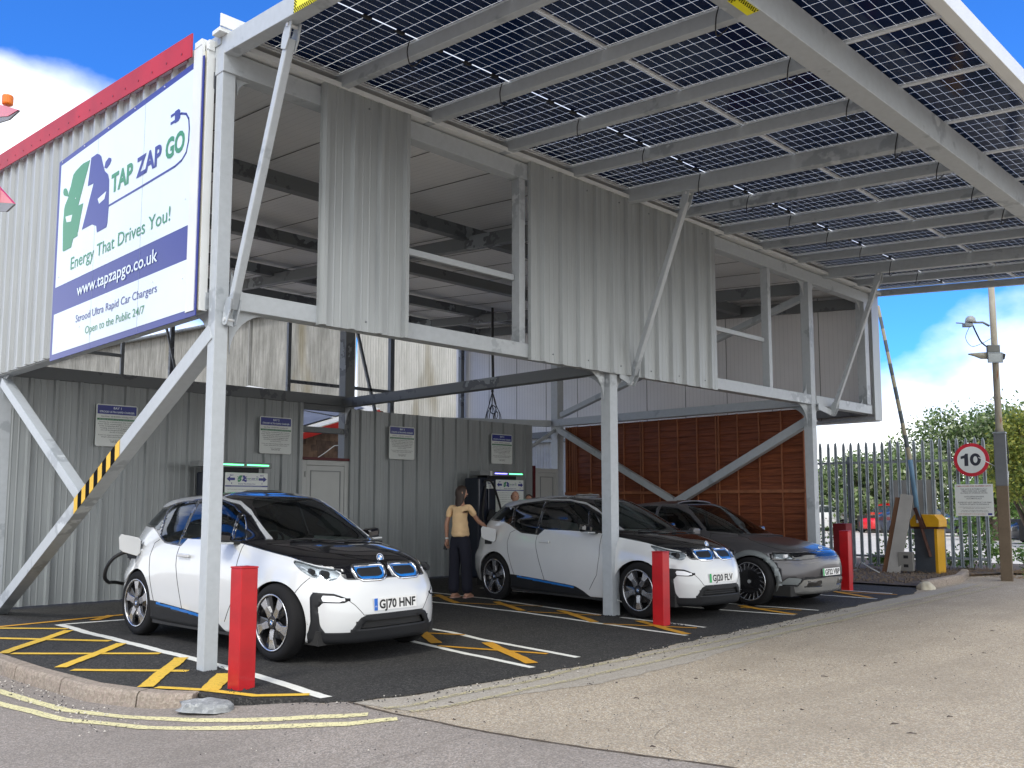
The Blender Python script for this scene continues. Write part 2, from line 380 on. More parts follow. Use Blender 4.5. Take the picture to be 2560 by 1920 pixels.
line([(2.80,.5),(2.37,-.27)],.12,PO,z=.009); line([(2.75,.45),(2.97,-.02)],.07,PO,z=.0065)
line([(4.95,4.3),(4.93,.97),(4.66,-1.75)],.07,PW); line([(5.86,4.2),(5.83,2.56),(5.45,.1)],.07,PW); line([(5.42,-.25),(5.38,-1.53)],.07,PW)
for P in ([(5.65,3.6),(5.04,2.44)],[(5.58,2.18),(5.04,1.11)],[(5.43,.78),(4.82,-.34)],[(5.29,-.64),(4.72,-1.71)]): line(P,.11,PO,z=.009)
for P in ([(5.02,1.0),(5.40,.05)],[(4.77,-.5),(5.25,-1.5)],[(5.05,2.5),(5.65,1.3)],[(5.1,3.9),(5.75,3.0)]): line(P,.06,PO,z=.0065)
line([(7.7,4),(7.75,.3),(7.93,-1.66)],.07,PW); line([(6.95,4),(7.04,-.6),(7.2,-1.69)],.07,PW)
line([(7.66,-.62),(7.22,-1.67)],.11,PO,z=.009); line([(7.45,-.75),(7.78,-1.48)],.06,PO,z=.0065)
line([(9.9,2),(9.93,-.5),(9.97,-1.58)],.07,PW); line([(10.75,-.38),(10.02,-1.48)],.11,PO,z=.009); line([(10.5,-.3),(10.82,-1.54)],.07,PO,z=.0065); line([(10.9,3),(10.95,-1.4)],.07,PW)
def dline(P,w,m): line(P,w,m,'painted_line',-.004,False,.02)
dline([(-1.75,3.2),(-1.55,2.1),(-1.38,.87),(-1.25,-.22),(-1.02,-.8),(-.7,-1.35),(-.38,-1.85),(-.09,-2.2),(.03,-2.3)],.085,PC)
dline([(-1.95,3.2),(-1.72,1.8),(-1.52,.32),(-1.36,-.56),(-1.07,-1.2),(-.72,-1.63),(-.38,-2.12),(-.18,-2.38),(.08,-2.56)],.085,PC)
dline([(.2,-2.24),(.37,-2.31),(.8,-2.27),(1.6,-2.3),(2.32,-2.21),(4.35,-2.19),(7.05,-2.11),(10.5,-1.98),(13.78,-1.84)],.06,PC2)
dline([(.27,-2.46),(.6,-2.52),(2,-2.5),(3.99,-2.43),(7.52,-2.30),(10.5,-2.24),(13.78,-2.16)],.06,PC2)
# kerbs
KM=groundmat('weathered_kerb_stone',[(.36,.29,.25),(.25,.21,.17),(.42,.36,.3)],(.30,.245,.2),160,.5,(.21,.19,.15))
def kerb(name,P,zt,zb,label,w=.13,seg=.915,below=True,z0=0):
    root=empty(name,(P[0][0],P[0][1],0),0,label,'kerb'); Pd=[Vector(p) for p in densify(P,.08,0,False)]
    n=len(Pd);acc=0;cur=[0];segs=[]
    for i in range(1,n):
        acc+=(Pd[i]-Pd[i-1]).length
        if acc>seg: segs.append((cur[-1],i)); cur.append(i); acc=0
    segs.append((cur[-1],n-1))
    for a,b in segs:
        if b<=a: continue
        mb=MB();sec=[]
        for i in range(a,b+1):
            p=Pd[i];d=(Pd[min(i+1,n-1)]-Pd[max(i-1,0)]).normalized()
            if i==a: p=p+d*.007
            if i==b: p=p-d*.007
            s=Vector((d.y,-d.x)) # outer side (towards road)
            h=zt
            for off,z in ((-w*.5,h),(w*.28,h),(w*.42,h-.012),(w*.5,h-.035),(w*.62,zb-.05),(-w*.5,zb-.05)):
                q=p+s*off; mb.v.append((q.x-P[0][0],q.y-P[0][1],z))
        k=6
        for i in range(b-a):
            for j in range(k): mb.f.append((i*k+j,(i+1)*k+j,(i+1)*k+(j+1)%k,i*k+(j+1)%k)); mb.m.append(0)
        mb.f.append(tuple(range(k)));mb.m.append(0); e=(b-a)*k; mb.f.append(tuple(range(e+k-1,e-1,-1)));mb.m.append(0)
        mb.build('kerb_stone',KM,root)
    return root
kerb('kerb',[(-.98,9),(-1.0,5.0),(-1.06,3.0),(-1.07,2.2),(-1.06,1.6),(-1.04,1.0),(-.95,.01),(-.81,-.44),(-.70,-.69),(-.53,-.9)],.012,-.1,'curved worn kerb at the near left corner of the black tarmac')
kerb('kerb',[(12.45,-1.36),(13.2,-1.32),(14.3,-1.28),(15.4,-1.0),(15.9,-.85)],.12,0,'straight low concrete kerb in front of the yellow barrier box')
def lump(name,c,rx,ry,h,m,label,cat,seed=0,n=26,rz=0,rough=.25):
    mb=MB();rows=8
    for j in range(rows+1):
        t=j/rows
        for i in range(n):
            a=2*math.pi*i/n; r=math.cos(t*math.pi/2)
            k=1+rough*noise.noise(Vector((math.cos(a)*1.5+seed,math.sin(a)*1.5,t*2)))
            x=rx*r*k*math.cos(a);y=ry*r*k*math.sin(a); z=h*math.sin(t*math.pi/2)*(1+.5*rough*noise.noise(Vector((x*12,y*12,seed))))
            mb.v.append((x*math.cos(rz)-y*math.sin(rz),x*math.sin(rz)+y*math.cos(rz),z))
    for j in range(rows):
        for i in range(n): i2=(i+1)%n; mb.f.append((j*n+i,j*n+i2,(j+1)*n+i2,(j+1)*n+i)); mb.m.append(0)
    o=mb.build(name,m,smooth=True,loc=c)
    if label: tag(o,label,cat)
    return o
CONC=groundmat('fresh_concrete_dab',[(.30,.31,.31),(.42,.43,.43),(.2,.21,.22)],(.27,.28,.285),90,.9,(.25,.26,.27))
lump('concrete_patch',(-.57,-1.12,-.07),.27,.14,.075,CONC,'rough grey concrete dab at the end of the curved kerb','concrete',3,rz=R(-58),rough=.5)
lump('stone',(12.3,-1.42,-.01),.22,.14,.13,mat('pale_stone',(.5,.46,.36),.9,bmp=.5,bscale=20),'pale rounded stone at the near end of the straight kerb','stone',8,rz=.4)
# loose grit
GR=mat('dark_grit',(.03,.03,.032),.9); GW=mat('pale_grit',(.5,.47,.42),.9)
def grit():
    rg=random.Random(3); mb=MB()
    def peb(x,y,z,r,mi):
        k=[Vector((rg.uniform(-1,1),rg.uniform(-1,1),rg.uniform(-.4,1)))for _ in range(1)]
        a=rg.uniform(0,6); vs=[(x+r*math.cos(a+t*2.09)*rg.uniform(.7,1.2),y+r*math.sin(a+t*2.09)*rg.uniform(.7,1.2),z) for t in range(3)]+[(x,y,z+r*.9)]
        mb.add(vs,[(0,1,3),(1,2,3),(2,0,3),(2,1,0)],mi)
    edge=[(-.2,-1.45),(.18,-1.9),(.6,-2.04),(1.4,-2.08),(2.4,-2.11),(3.4,-2.06),(4.8,-1.92),(6.4,-1.87),(8.2,-1.75)]
    for a,b in zip(edge,edge[1:]):
        for i in range(int(75*math.dist(a,b))):
            t=rg.random(); s=abs(rg.gauss(0,.16)); x=a[0]+(b[0]-a[0])*t;y=a[1]+(b[1]-a[1])*t-s+.05
            peb(x,y,gz(x,y)-.002,rg.uniform(.004,.012),0 if rg.random()<.85 else 1)
    for cx,cy,s,nn in ((-.02,-.02,.14,160),(-.18,-.95,.13,160),(5.3,-1.05,.12,100),(5.5,0,.12,60)):
        for i in range(nn):
            a=rg.uniform(0,6.28); r=abs(rg.gauss(s,.05)); peb(cx+r*math.cos(a),cy+r*math.sin(a),0,rg.uniform(.006,.016),0)
    for i in range(900):
        x=rg.uniform(-1.8,9);y=rg.uniform(-5,-2.1); peb(x,y,gz(x,y)-.004,rg.uniform(.003,.008),rg.choice((0,0,1)))
    for i in range(260):
        x=rg.uniform(-1.2,-.9)+.0; y=rg.uniform(-1.2,2); peb(x-.1-abs(rg.gauss(0,.08)),y,-.1,rg.uniform(.004,.012),rg.choice((0,1,1)))
    o=mb.build('loose_grit',[GR,GW]); tag(o,'loose dark grit and crumbs of tarmac strewn along the edge of the black apron','grit',kind='stuff')
grit()
def twigs():
    rg=random.Random(8); mb=MB()
    for i in range(36):
        x=rg.uniform(-1.5,8);y=rg.uniform(-5.5,-2.3); a=rg.uniform(-.6,.6)-.78; l=rg.uniform(.015,.06); z=gz(x,y)-.008
        mb.tube([(x,y,z),(x+l*.5*math.cos(a),y+l*.5*math.sin(a)+.008,z+.004),(x+l*math.cos(a),y+l*math.sin(a),z)],[.002,.005,.002],4)
    o=mb.build('leaf_litter',mat('dark_leaf_scrap',(.06,.045,.04),.9)); tag(o,'small dark twigs and leaf scraps scattered over the tan road','litter',kind='stuff')
twigs()
CR=[[(-1.6,-2.9),(-1.1,-3.1),(-.7,-3.0),(-.2,-3.25),(.2,-3.2)],[(2.0,-3.4),(2.7,-3.55),(3.3,-3.5),(4.1,-3.8),(4.9,-3.85)],[(.6,-4.5),(.9,-4.1),(1.3,-3.95),(1.5,-3.6)]]
for c_ in CR: o=ribbon(c_,.0022,-.0062,sm,'road_crack',.16,ragged=1.0); o['kind']='structure'
# ================================================================== steel building
SL=.0805
WHITE=mat('white_pvc',(.72,.74,.73),.35,var=.05); REDM=mat('red_flashing',(.42,.006,.014),.5,var=.2,vscale=2,dirt=.2)
BLK=mat('black_rubber_cable',(.012,.012,.014),.5); RUST=mat('rust_brown_trim',(.12,.05,.03),.8)
def linermat():
    m,nt,b=newmat('white_liner_panel'); b.inputs['Roughness'].default_value=.45
    tc=N(nt,'ShaderNodeTexCoord'); sp=N(nt,'ShaderNodeSeparateXYZ'); L(nt,tc.outputs['Object'],sp.inputs[0])
    v=tc.outputs['Object']
    c=ramp(nt,noise_n(nt,v,.9,4),[(.3,(.76,.765,.77)),(.7,(.84,.845,.85))]); L(nt,c,b.inputs['Base Color'])
    return m
LINER=linermat()
def clad(mb,O,U,Nn,width,z0,z1,pitch=.3333,depth=.044,top=.040,base=.078,minor=True,phase=.12,zf0=None,zf1=None):
    """trapezoidal profiled sheet: O origin (x,y), U along, Nn outwards; z0/z1 numbers or functions of u"""
    us=[];u=phase-pitch
    pts=[(0,0)]
    while u<width:
        a=(base-top)/2
        for du,d in ((0,0),(a,depth),(a+top,depth),(base,0)): pts.append((u+du,d))
        if minor:
            g=pitch-base
            for k in (1,2):
                c=u+base+g*k/3
                for du,d in ((-.012,0),(-.006,.0045),(.006,.0045),(.012,0)): pts.append((c+du,d))
        u+=pitch
    pts=[p for p in pts if 0<=p[0]<=width]; pts.append((width,pts[-1][1])); pts.sort(key=lambda p:p[0])
    f0=z0 if callable(z0) else (lambda u:z0); f1=z1 if callable(z1) else (lambda u:z1)
    O=Vector((O[0],O[1],0));U=Vector(U);Nn=Vector(Nn);o=len(mb.v);n=len(pts)
    th=.05
    for u,d in pts:
        p=O+U*u+Nn*d; mb.v+= [(p.x,p.y,f0(u)),(p.x,p.y,f1(u))]
    for u,d in pts:
        p=O+U*u-Nn*th; mb.v+= [(p.x,p.y,f0(u)),(p.x,p.y,f1(u))]
    for i in range(n-1):
        a=o+2*i; b=o+2*n+2*i
        mb.f+= [(a,a+2,a+3,a+1),(b,b+1,b+3,b+2),(a,b,b+2,a+2),(a+1,a+3,b+3,b+1)]; mb.m+=[0]*4
    a=o;b=o+2*n; mb.f.append((a,a+1,b+1,b)); a=o+2*(n-1); b=o+2*n+2*(n-1); mb.f.append((a,b,b+1,a+1)); mb.m+=[0,0]
    return mb
def part(root,name,m,fn,bevel=0,**k):
    mb=MB(); fn(mb); return mb.build(name,m,root,bevel,**k)
BLD=empty('steel_building',(0,0,0),0,'raised grey steel framed building on posts, clad in pale profiled sheet and open underneath','building')
def beam(name,p,q,w,h,m=STEEL,root=None,bevel=.005,up=(0,0,1)):
    return MB().beam(p,q,w,h,up).build(name,m,root or BLD,bevel)
XP=(0,5.55,11.15)
for x in XP: beam('post',(x,0,0),(x,0,5.36),.128 if x==0 else .158,.128 if x==0 else .158)
for x in (0.03,5.72,11.45): beam('post',(x,6.27,0),(x,6.27,5.9),.2,.2,DSTEEL if x==5.72 else STEEL)
beam('post',(13.42,0,3.345),(13.42,0,5.36),.17,.17)
for x in (3.84,9.72): beam('stud',(x,.0,3.34),(x,0,5.36),.13,.1)
# front beams
beam('beam',(.095,0,3.255),(5.455,0,3.255),.17,.17); beam('beam',(5.645,0,3.255),(11.055,0,3.255),.17,.17); beam('beam',(11.245,0,3.255),(13.55,0,3.255),.17,.17)
beam('beam',(-.07,.0,5.46),(13.6,.0,5.46),.16,.2)
beam('rail',(2.02,.03,4.14),(3.775,.03,4.14),.05,.07); beam('rail',(7.97,.03,4.14),(9.655,.03,4.14),.05,.07)
# side frame beams between front and back posts
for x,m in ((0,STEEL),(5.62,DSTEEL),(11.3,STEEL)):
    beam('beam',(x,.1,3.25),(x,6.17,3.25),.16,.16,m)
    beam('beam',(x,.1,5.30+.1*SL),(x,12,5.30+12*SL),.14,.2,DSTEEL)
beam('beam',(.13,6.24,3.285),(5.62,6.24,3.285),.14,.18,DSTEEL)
beam('lintel',(4.74,6.24,3.14),(5.62,6.24,3.14),.12,.10,DSTEEL)
beam('rail',(4.74,6.24,2.74),(5.62,6.24,2.74),.1,.1,DSTEEL)
beam('beam',(13.7,.1,3.25),(13.7,12,3.25),.12,.16,DSTEEL); beam('beam',(13.7,.1,5.42),(13.7,12,5.42+12*SL),.12,.22,DSTEEL)
beam('beam',(11.3,6.35,3.25),(7.6,8.3,3.25),.12,.14)
# purlins and back row
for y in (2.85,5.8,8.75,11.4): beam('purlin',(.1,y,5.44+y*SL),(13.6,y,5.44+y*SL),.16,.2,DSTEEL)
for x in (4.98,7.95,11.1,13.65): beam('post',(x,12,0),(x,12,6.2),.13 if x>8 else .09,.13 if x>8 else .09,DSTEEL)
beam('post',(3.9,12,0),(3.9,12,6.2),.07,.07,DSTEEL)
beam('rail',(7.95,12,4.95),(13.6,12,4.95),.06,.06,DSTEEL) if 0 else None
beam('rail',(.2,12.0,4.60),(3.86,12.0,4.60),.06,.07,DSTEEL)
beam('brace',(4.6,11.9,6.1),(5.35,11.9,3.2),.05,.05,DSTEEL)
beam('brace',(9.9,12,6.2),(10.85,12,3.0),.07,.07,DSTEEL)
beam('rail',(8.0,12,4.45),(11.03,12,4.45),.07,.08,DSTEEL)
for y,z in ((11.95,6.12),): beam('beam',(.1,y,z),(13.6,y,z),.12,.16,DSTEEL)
# K braces at the two gable frames
for x in (0,11.3):
    beam('brace',(x,.0,2.96),(x,5.9,-.02),.15,.15,up=(1,0,0)); beam('brace',(x,6.05,3.08),(x,3.02,1.50),.125,.125,up=(1,0,0))
beam('brace',(11.31,.12,5.16),(11.31,6.0,3.42),.11,.13,up=(1,0,0)); beam('brace',(5.62,.1,5.3),(5.62,6.1,3.4),.1,.12,up=(1,0,0)) if 0 else None
beam('brace',(11.35,6.24,3.1),(9.9,6.34,2.3),.06,.07)
# gussets with quarter-round cut-outs
def gusset(x,y,z,sx,sz,r,plane='x',t=.016,ext=.02):
    P=[(0,0),(r,0)]+[(r-(r-.0)*math.sin(a)*1.0+0, (r)*(1-math.cos(a))) for a in [0]]
    P=[(0,0),(r,0)]
    for i in range(1,9):
        a=math.pi/2*i/8; P.append((r-(r-ext)*math.sin(a),ext*0+(r)*(1-math.cos(a))))
    P=[(px*sx,py*sz) for px,py in P]
    U=(1,0,0) if plane=='x' else (0,1,0); Nn=(0,1,0) if plane=='x' else (1,0,0)
    return MB().prism(P,((x,y,z),U,(0,0,1),Nn),t).build('gusset',STEEL,BLD,.002)
for x,y in ((0,-.008),(5.55,-.008),(11.15,-.008)):
    for sx in (1,-1):
        if x==0 and sx<0: continue
        gusset(x+sx*.095,y,3.17,sx,-1,.40); gusset(x+sx*.095,y,3.34,sx,1,.22)
        if x==11.15: gusset(x+sx*.095,y,5.36,sx,-1,.3)
for sx in (1,): gusset(.095,-.008,5.36,1,-1,.16)
for x in (0,5.62,11.3):
    gusset(x-.008,.095,3.17,1,-1,.42,'y'); gusset(x-.008,6.16,3.17,-1,-1,.3,'y')
gusset(13.335,-.008,5.36,-1,-1,.22); gusset(13.335,-.008,3.34,-1,1,.2)
# front cladding panels
def cp(x0,x1,z0,z1,ph):
    mb=MB(); clad(mb,(x0,-.135),(1,0,0),(0,-1,0),x1-x0,z0,z1,phase=ph); return mb.build('cladding_panel',CLAD_FRONT,BLD)
cp(.965,2.025,3.15,5.585,.33); cp(3.915,7.98,3.14,5.585,.17)
sc=MB()
for x0,x1,ph in ((.965,2.025,.33),(3.915,7.98,.17)):
    x=x0+ph+.22
    while x<x1-.05:
        for z in (3.25,5.48): sc.cyl((x,-.135,z),(x,-.142,z),.010,8)
        x+=.6666
sc.build('screw',DSTEEL,BLD)
# side cladding with sloping top, red flashing, foam and pvc corner
def sidez(u): return 5.60+SL*(8.3-u)
mb=MB(); clad(mb,(-.10,8.3),(0,-1,0),(-1,0,0),7.95,3.18,sidez,phase=.1); mb.build('side_cladding',CLAD_SIDE,BLD)
P=[(8.35,sidez(-.05)-.03),(8.35,sidez(-.05)+.2),(.33,sidez(7.97)+.2),(.33,sidez(7.97)-.03)]
mb=MB(); mb.prism([(-a,b) for a,b in P],((-.175,0,0),(0,-1,0),(0,0,1),(-1,0,0)),.012); fl=mb.build('red_flashing',REDM,BLD)
mb=MB()
y=8.2
while y>.4:
    z=sidez(8.3-y)+.03; mb.cyl((-.187,y,z+.02),(-.191,y,z+.02),.011,8); y-=.3333
mb.build('screw',mat('dark_red_screw',(.18,.005,.01),.4),fl)
mb=MB(); mb.box((-.17,-.0,5.6),(-.05,8.3,5.62)) if 0 else None
part(BLD,'corner_trim',WHITE,lambda m:(m.box((-.165,.155,3.16),(-.135,.32,5.66)),m.box((-.13,.105,3.16),(-.06,.125,5.62))))
part(BLD,'foam_core',mat('beige_foam',(.52,.50,.40),.9,bmp=.6,bscale=90,dirt=.4),lambda m:m.box((-.134,.13,3.17),(-.06,.32,5.6)))
# gutter and its end
part(BLD,'gutter',WHITE,lambda m:(m.box((-.14,-.14,5.74),(13.95,-.125,5.86)),m.box((-.17,.16,5.66),(-.05,.30,5.72)),m.box((-.14,-.125,5.70),(13.95,.02,5.74)),m.box((-.13,.09,5.60),(-.07,.15,5.70))),bevel=.004)
part(BLD,'timber_strip',RUST,lambda m:m.box((.1,-.035,5.63),(13.9,-.005,5.70)))
part(BLD,'eaves_flashing',WHITE,lambda m:(m.box((.1,-.19,5.585),(13.9,-.035,5.60)),m.box((.1,-.2,5.56),(13.9,-.19,5.61))))
# roof: ribbed liner underneath, outer skin above
def roof():
    mb=MB(); x=-.05; n=0
    while x<13.9:
        x1=min(13.95,x+1.0)
        for k in range(20):
            a=x+.05*k; 
            if a>=x1-.001: break
            d=.0012 if k%2 else 0
            if k==0: d=.002
            za=5.60+d
            mb.v+= [(a,.03,za+.03*SL),(min(x1,a+.05),.03,za+.03*SL),(min(x1,a+.05),12.4,za+12.4*SL),(a,12.4,za+12.4*SL)]
            i=len(mb.v)-4; mb.f.append((i,i+3,i+2,i+1)); mb.m.append(0)
        x=x1
    mb.build('ceiling',LINER,BLD)
    MB().beam((6.95,-.02,5.68),(6.95,12.5,5.68+12.5*SL),14.05,.10).build('roof',CLAD_FRONT,BLD)
    seam=MB()
    for k in range(1,14): seam.beam((k-.05,.04,5.596),(k-.05,12.38,5.596+12.35*SL),.006,.006)
    seam.build('panel_joint',mat('dark_joint',(.06,.06,.06),.8),BLD)
roof()
# far gable: liner wall on the inside, cladding outside
def gable():
    mb=MB(); y=-.02
    while y<12.4:
        for k in range(22):
            a=y+.05*k; b=min(a+.05,12.4); d=.004 if k%2 else 0
            if a>=12.4: break
            z0=3.12
            mb.v+= [(13.80+d,a,z0),(13.80+d,b,z0),(13.80+d,b,5.6+b*SL),(13.80+d,a,5.6+a*SL)]; i=len(mb.v)-4; mb.f.append((i,i+1,i+2,i+3)[::-1]); mb.m.append(0)
        y+=1.1
    mb.build('gable_liner',LINER,BLD)
    s=MB()
    for k in range(1,12): s.box((13.794,1.1*k-.016,3.13),(13.802,1.1*k-.010,5.6+1.1*k*SL))
    s.build('panel_joint',MATJ,BLD)
    mb=MB(); clad(mb,(13.87,-.05),(0,1,0),(1,0,0),12.4,3.08,lambda u:5.66+u*SL,phase=.1); mb.build('gable_cladding',CLAD_SIDE,BLD)
    mb=MB(); mb.box((13.60,-.12,3.06),(13.92,-.08,5.75)); mb.box((13.60,-.08,3.05),(13.92,12.3,3.10)); mb.build('edge_flashing',CLAD_FRONT,BLD)
MATJ=bpy.data.materials['dark_joint']
gable()
mb=MB(); y=6.4
LOWW=mat('white_ribbed_sheet',(.58,.60,.62),.4)
clad(mb,(13.84,6.4),(0,1,0),(-1,0,0),6.0,0,3.05,pitch=.1,depth=.012,top=.03,base=.06,minor=False,phase=.02); mb.build('lower_side_wall',LOWW,BLD)
# hazard tape on the near brace
HY=mat('hazard_yellow',(.85,.50,.01),.5); HB=mat('hazard_black',(.008,.008,.008),.9,spec=.08)
def hazard():
    a=Vector((0,3.12,1.385)); b=Vector((0,1.92,1.99)); d=(b-a); l=d.length; d.normalize(); nrm=Vector((0,-d.z,d.y))*-1
    U=d; V=Vector((0,-d.z,d.y)); V=V if V.z>0 else -V; w=.152; k=11; st=l/k
    for mi,m in ((0,HY),(1,HB)):
        mb=MB()
        for i in range(mi,k,2):
            s=st*i; mb.prism([(s,-w/2),(s+st,-w/2),(s+st-.06,w/2),(s-.06,w/2)] if 0 else [(s,-w/2),(s+st,-w/2),(s+st+.07,w/2),(s+.07,w/2)],((-.0775,a.y,a.z),U,V,(-1,0,0)),.002)
        o=mb.build('hazard_tape',m,BLD)
hazard()
# ================================================================== solar canopy
CAN=empty('solar_canopy',(0,0,0),0,'long canopy of dark solar panels on grey rafters reaching out over the road','canopy')
def zc(y): return 5.76+SL*y
ZPl=5.72
XR=[1.17*k for k in range(13)]
for k,x in enumerate(XR):
    big=k in (0,5,10); w=.13 if big else .085; h=.175 if big else .122
    zt=ZPl-.012; y0=.13; y1=-4.10 if k not in (0,12) else -5.06
    beam('rafter',(x,y0,zt-h/2+SL*y0),(x,y1,zt-h/2+SL*y1),w,h,STEEL,CAN)
beam('cross_beam',(.0,-4.21,5.38-.16),(14.1,-4.21,5.38-.16),.2,.28,STEEL,CAN)
beam('cross_beam',(.02,-.11,5.52),(14.0,-.11,5.52),.03,.03,STEEL,CAN) if 0 else None
mbf=MB(); mbf.box((-.1,-5.2,ZPl-5.1*SL-.03),(14.15,-5.10,ZPl-5.1*SL+.13)); mbf.build('fascia',WHITE,CAN,.004)
def cellmat():
    m,nt,b=newmat('solar_cell_glass'); tc=N(nt,'ShaderNodeTexCoord'); sp=N(nt,'ShaderNodeSeparateXYZ'); L(nt,tc.outputs['Object'],sp.inputs[0])
    b.inputs['Roughness'].default_value=.09; b.inputs['IOR'].default_value=1.5; b.inputs['Specular IOR Level'].default_value=.12
    def lines(s,pitch,half,off=0):
        a=N(nt,'ShaderNodeMath',operation='ADD'); a.inputs[1].default_value=off; L(nt,s,a.inputs[0])
        d=N(nt,'ShaderNodeMath',operation='DIVIDE'); d.inputs[1].default_value=pitch; L(nt,a.outputs[0],d.inputs[0])
        f=N(nt,'ShaderNodeMath',operation='FRACT'); L(nt,d.outputs[0],f.inputs[0])
        q=N(nt,'ShaderNodeMath',operation='SUBTRACT'); q.inputs[1].default_value=.5; L(nt,f.outputs[0],q.inputs[0])
        ab=N(nt,'ShaderNodeMath',operation='ABSOLUTE'); L(nt,q.outputs[0],ab.inputs[0])
        g=N(nt,'ShaderNodeMath',operation='GREATER_THAN'); g.inputs[1].default_value=.5-half/pitch; L(nt,ab.outputs[0],g.inputs[0]); return g.outputs[0]
    lx=lines(sp.outputs['X'],.1825,.0018); ly=lines(sp.outputs['Y'],.099,.0010)
    # wide centre gap and border
    ay=N(nt,'ShaderNodeMath',operation='ABSOLUTE'); L(nt,sp.outputs['Y'],ay.inputs[0])
    g1=N(nt,'ShaderNodeMath',operation='LESS_THAN'); g1.inputs[1].default_value=.009; L(nt,ay.outputs[0],g1.inputs[0])
    mx=N(nt,'ShaderNodeMath',operation='MAXIMUM'); L(nt,lx,mx.inputs[0]); L(nt,ly,mx.inputs[1])
    mx2=N(nt,'ShaderNodeMath',operation='MAXIMUM'); L(nt,mx.outputs[0],mx2.inputs[0]); L(nt,g1.outputs[0],mx2.inputs[1])
    f=noise_n(nt,tc.outputs['Object'],1.5,3); cc=ramp(nt,f,[(.3,(.005,.014,.050)),(.7,(.009,.021,.072))])
    # faint busbars in each cell
    bus=lines(sp.outputs['X'],.0202,.0006); L(nt,cc,b.inputs['Base Color'])
    tr=N(nt,'ShaderNodeBsdfTranslucent'); tr.inputs[0].default_value=(.85,.85,.82,1)
    df=N(nt,'ShaderNodeBsdfTransparent'); df.inputs[0].default_value=(.6,.62,.6,1)
    gs=N(nt,'ShaderNodeMixShader'); gs.inputs[0].default_value=.35; L(nt,tr.outputs[0],gs.inputs[1]); L(nt,df.outputs[0],gs.inputs[2])
    ms=N(nt,'ShaderNodeMixShader'); L(nt,mx2.outputs[0],ms.inputs[0]); L(nt,b.outputs[0],ms.inputs[1]); L(nt,gs.outputs[0],ms.inputs[2])
    L(nt,ms.outputs[0],nt.nodes['Material Output'].inputs[0]); return m
CELL=cellmat(); ALU=mat('aluminium_frame',(.75,.76,.76),.35,.3)
JB=mat('junction_box_black',(.01,.01,.012),.5)
def panel(pw=1.155,pl=2.476):
    g=MB(); g.v=[(-pw/2,-pl/2,0),(pw/2,-pl/2,0),(pw/2,pl/2,0),(-pw/2,pl/2,0)]; g.f=[(0,3,2,1)]; g.m=[0]
    o=g.build('solar_panel',CELL,CAN)
    f=MB(); t=.018
    for a,b in (((-pw/2,-pl/2,-.018),(-pw/2+t,pl/2,.02)),((pw/2-t,-pl/2,-.018),(pw/2,pl/2,.02)),((-pw/2+t,-pl/2,-.018),(pw/2-t,-pl/2+t,.02)),((-pw/2+t,pl/2-t,-.018),(pw/2-t,pl/2,.02))): f.box(a,b)
    f.build('panel_frame',ALU,o)
    for x in (-.36,0,.36): MB().box((x-.045,-.02,-.022),(x+.045,.02,-.002)).build('junction_box',JB,o,.003)
    return o
p0=panel(); first=True
for k in range(12):
    for r,yc in enumerate((-1.37,-3.85)):
        o=p0 if first else copy_tree(p0,CAN); first=False
        o.location=(XR[k]+.585,yc,ZPl+.018+SL*yc); o.rotation_euler=(math.atan(SL),0,0)
# cable loops hanging under the panel joints
rg=random.Random(5)
for k in range(1,12):
    for yc in (-1.37,-3.85):
        x=XR[k]; z=ZPl+SL*yc; big=k in (5,10); d=.22 if big else .17
        s=.06+rg.random()*.05
        pts=[(x-.10,yc+.02,z-.02),(x-.10,yc+.05,z-d*.7),(x-.02,yc+.06+s*.3,z-d-s*.4),(x+.06,yc+.03,z-d*.75),(x+.09,yc,z-.02)]
        MB().tube(pts,.006,6,sm=True).build('cable',BLK,CAN,smooth=True)
def tiebar(x0,x1):
    p=Vector((x0,-.12,3.06)); q=Vector((x1,-1.1,5.42)); d=(q-p).normalized()
    t=empty('tie_rod',(0,0,0)); t.parent=CAN
    o=MB().beam(p+d*.10,q-d*.10,.075,.075,(1,0,0)).build('tie_bar',STEEL,CAN,.01)
    bpy.data.objects.remove(t)
    for c,s in ((p,1),(q,-1)):
        f=MB(); U=d*s; V=d.cross(Vector((1,0,0))).normalized()
        P=[(-.05,-.02),(-.03,-.045),(.10,-.06),(.20,-.04),(.2,.04),(.10,.06),(-.03,.045),(-.05,.02)]
        for off in (-.05,.038): f.prism(P,(c+Vector((off,0,0)),U,V,(1,0,0)),.012)
        f.build('fork_end',STEEL,o,.002)
        g=MB(); g.cyl(c-Vector((.06,0,0)),c+Vector((.06,0,0)),.017,12); g.build('bolt',ALU,o)
tiebar(.05,.03); tiebar(5.88,5.85); tiebar(11.78,11.7)
for x,px in ((.05,0),(5.88,5.55),(11.78,11.15)):
    MB().prism([(px-x+.08,.03),(.0,-.05),(.03,.0),(.0,.05),(px-x+.08,.14)] if x>1 else [(-.03,-.05),(.03,-.06),(.03,.04),(-.03,.05)],((x,-.128,3.06),(1,0,0),(0,0,1),(0,1,0)),.018).build('bracket',STEEL,CAN,.002)
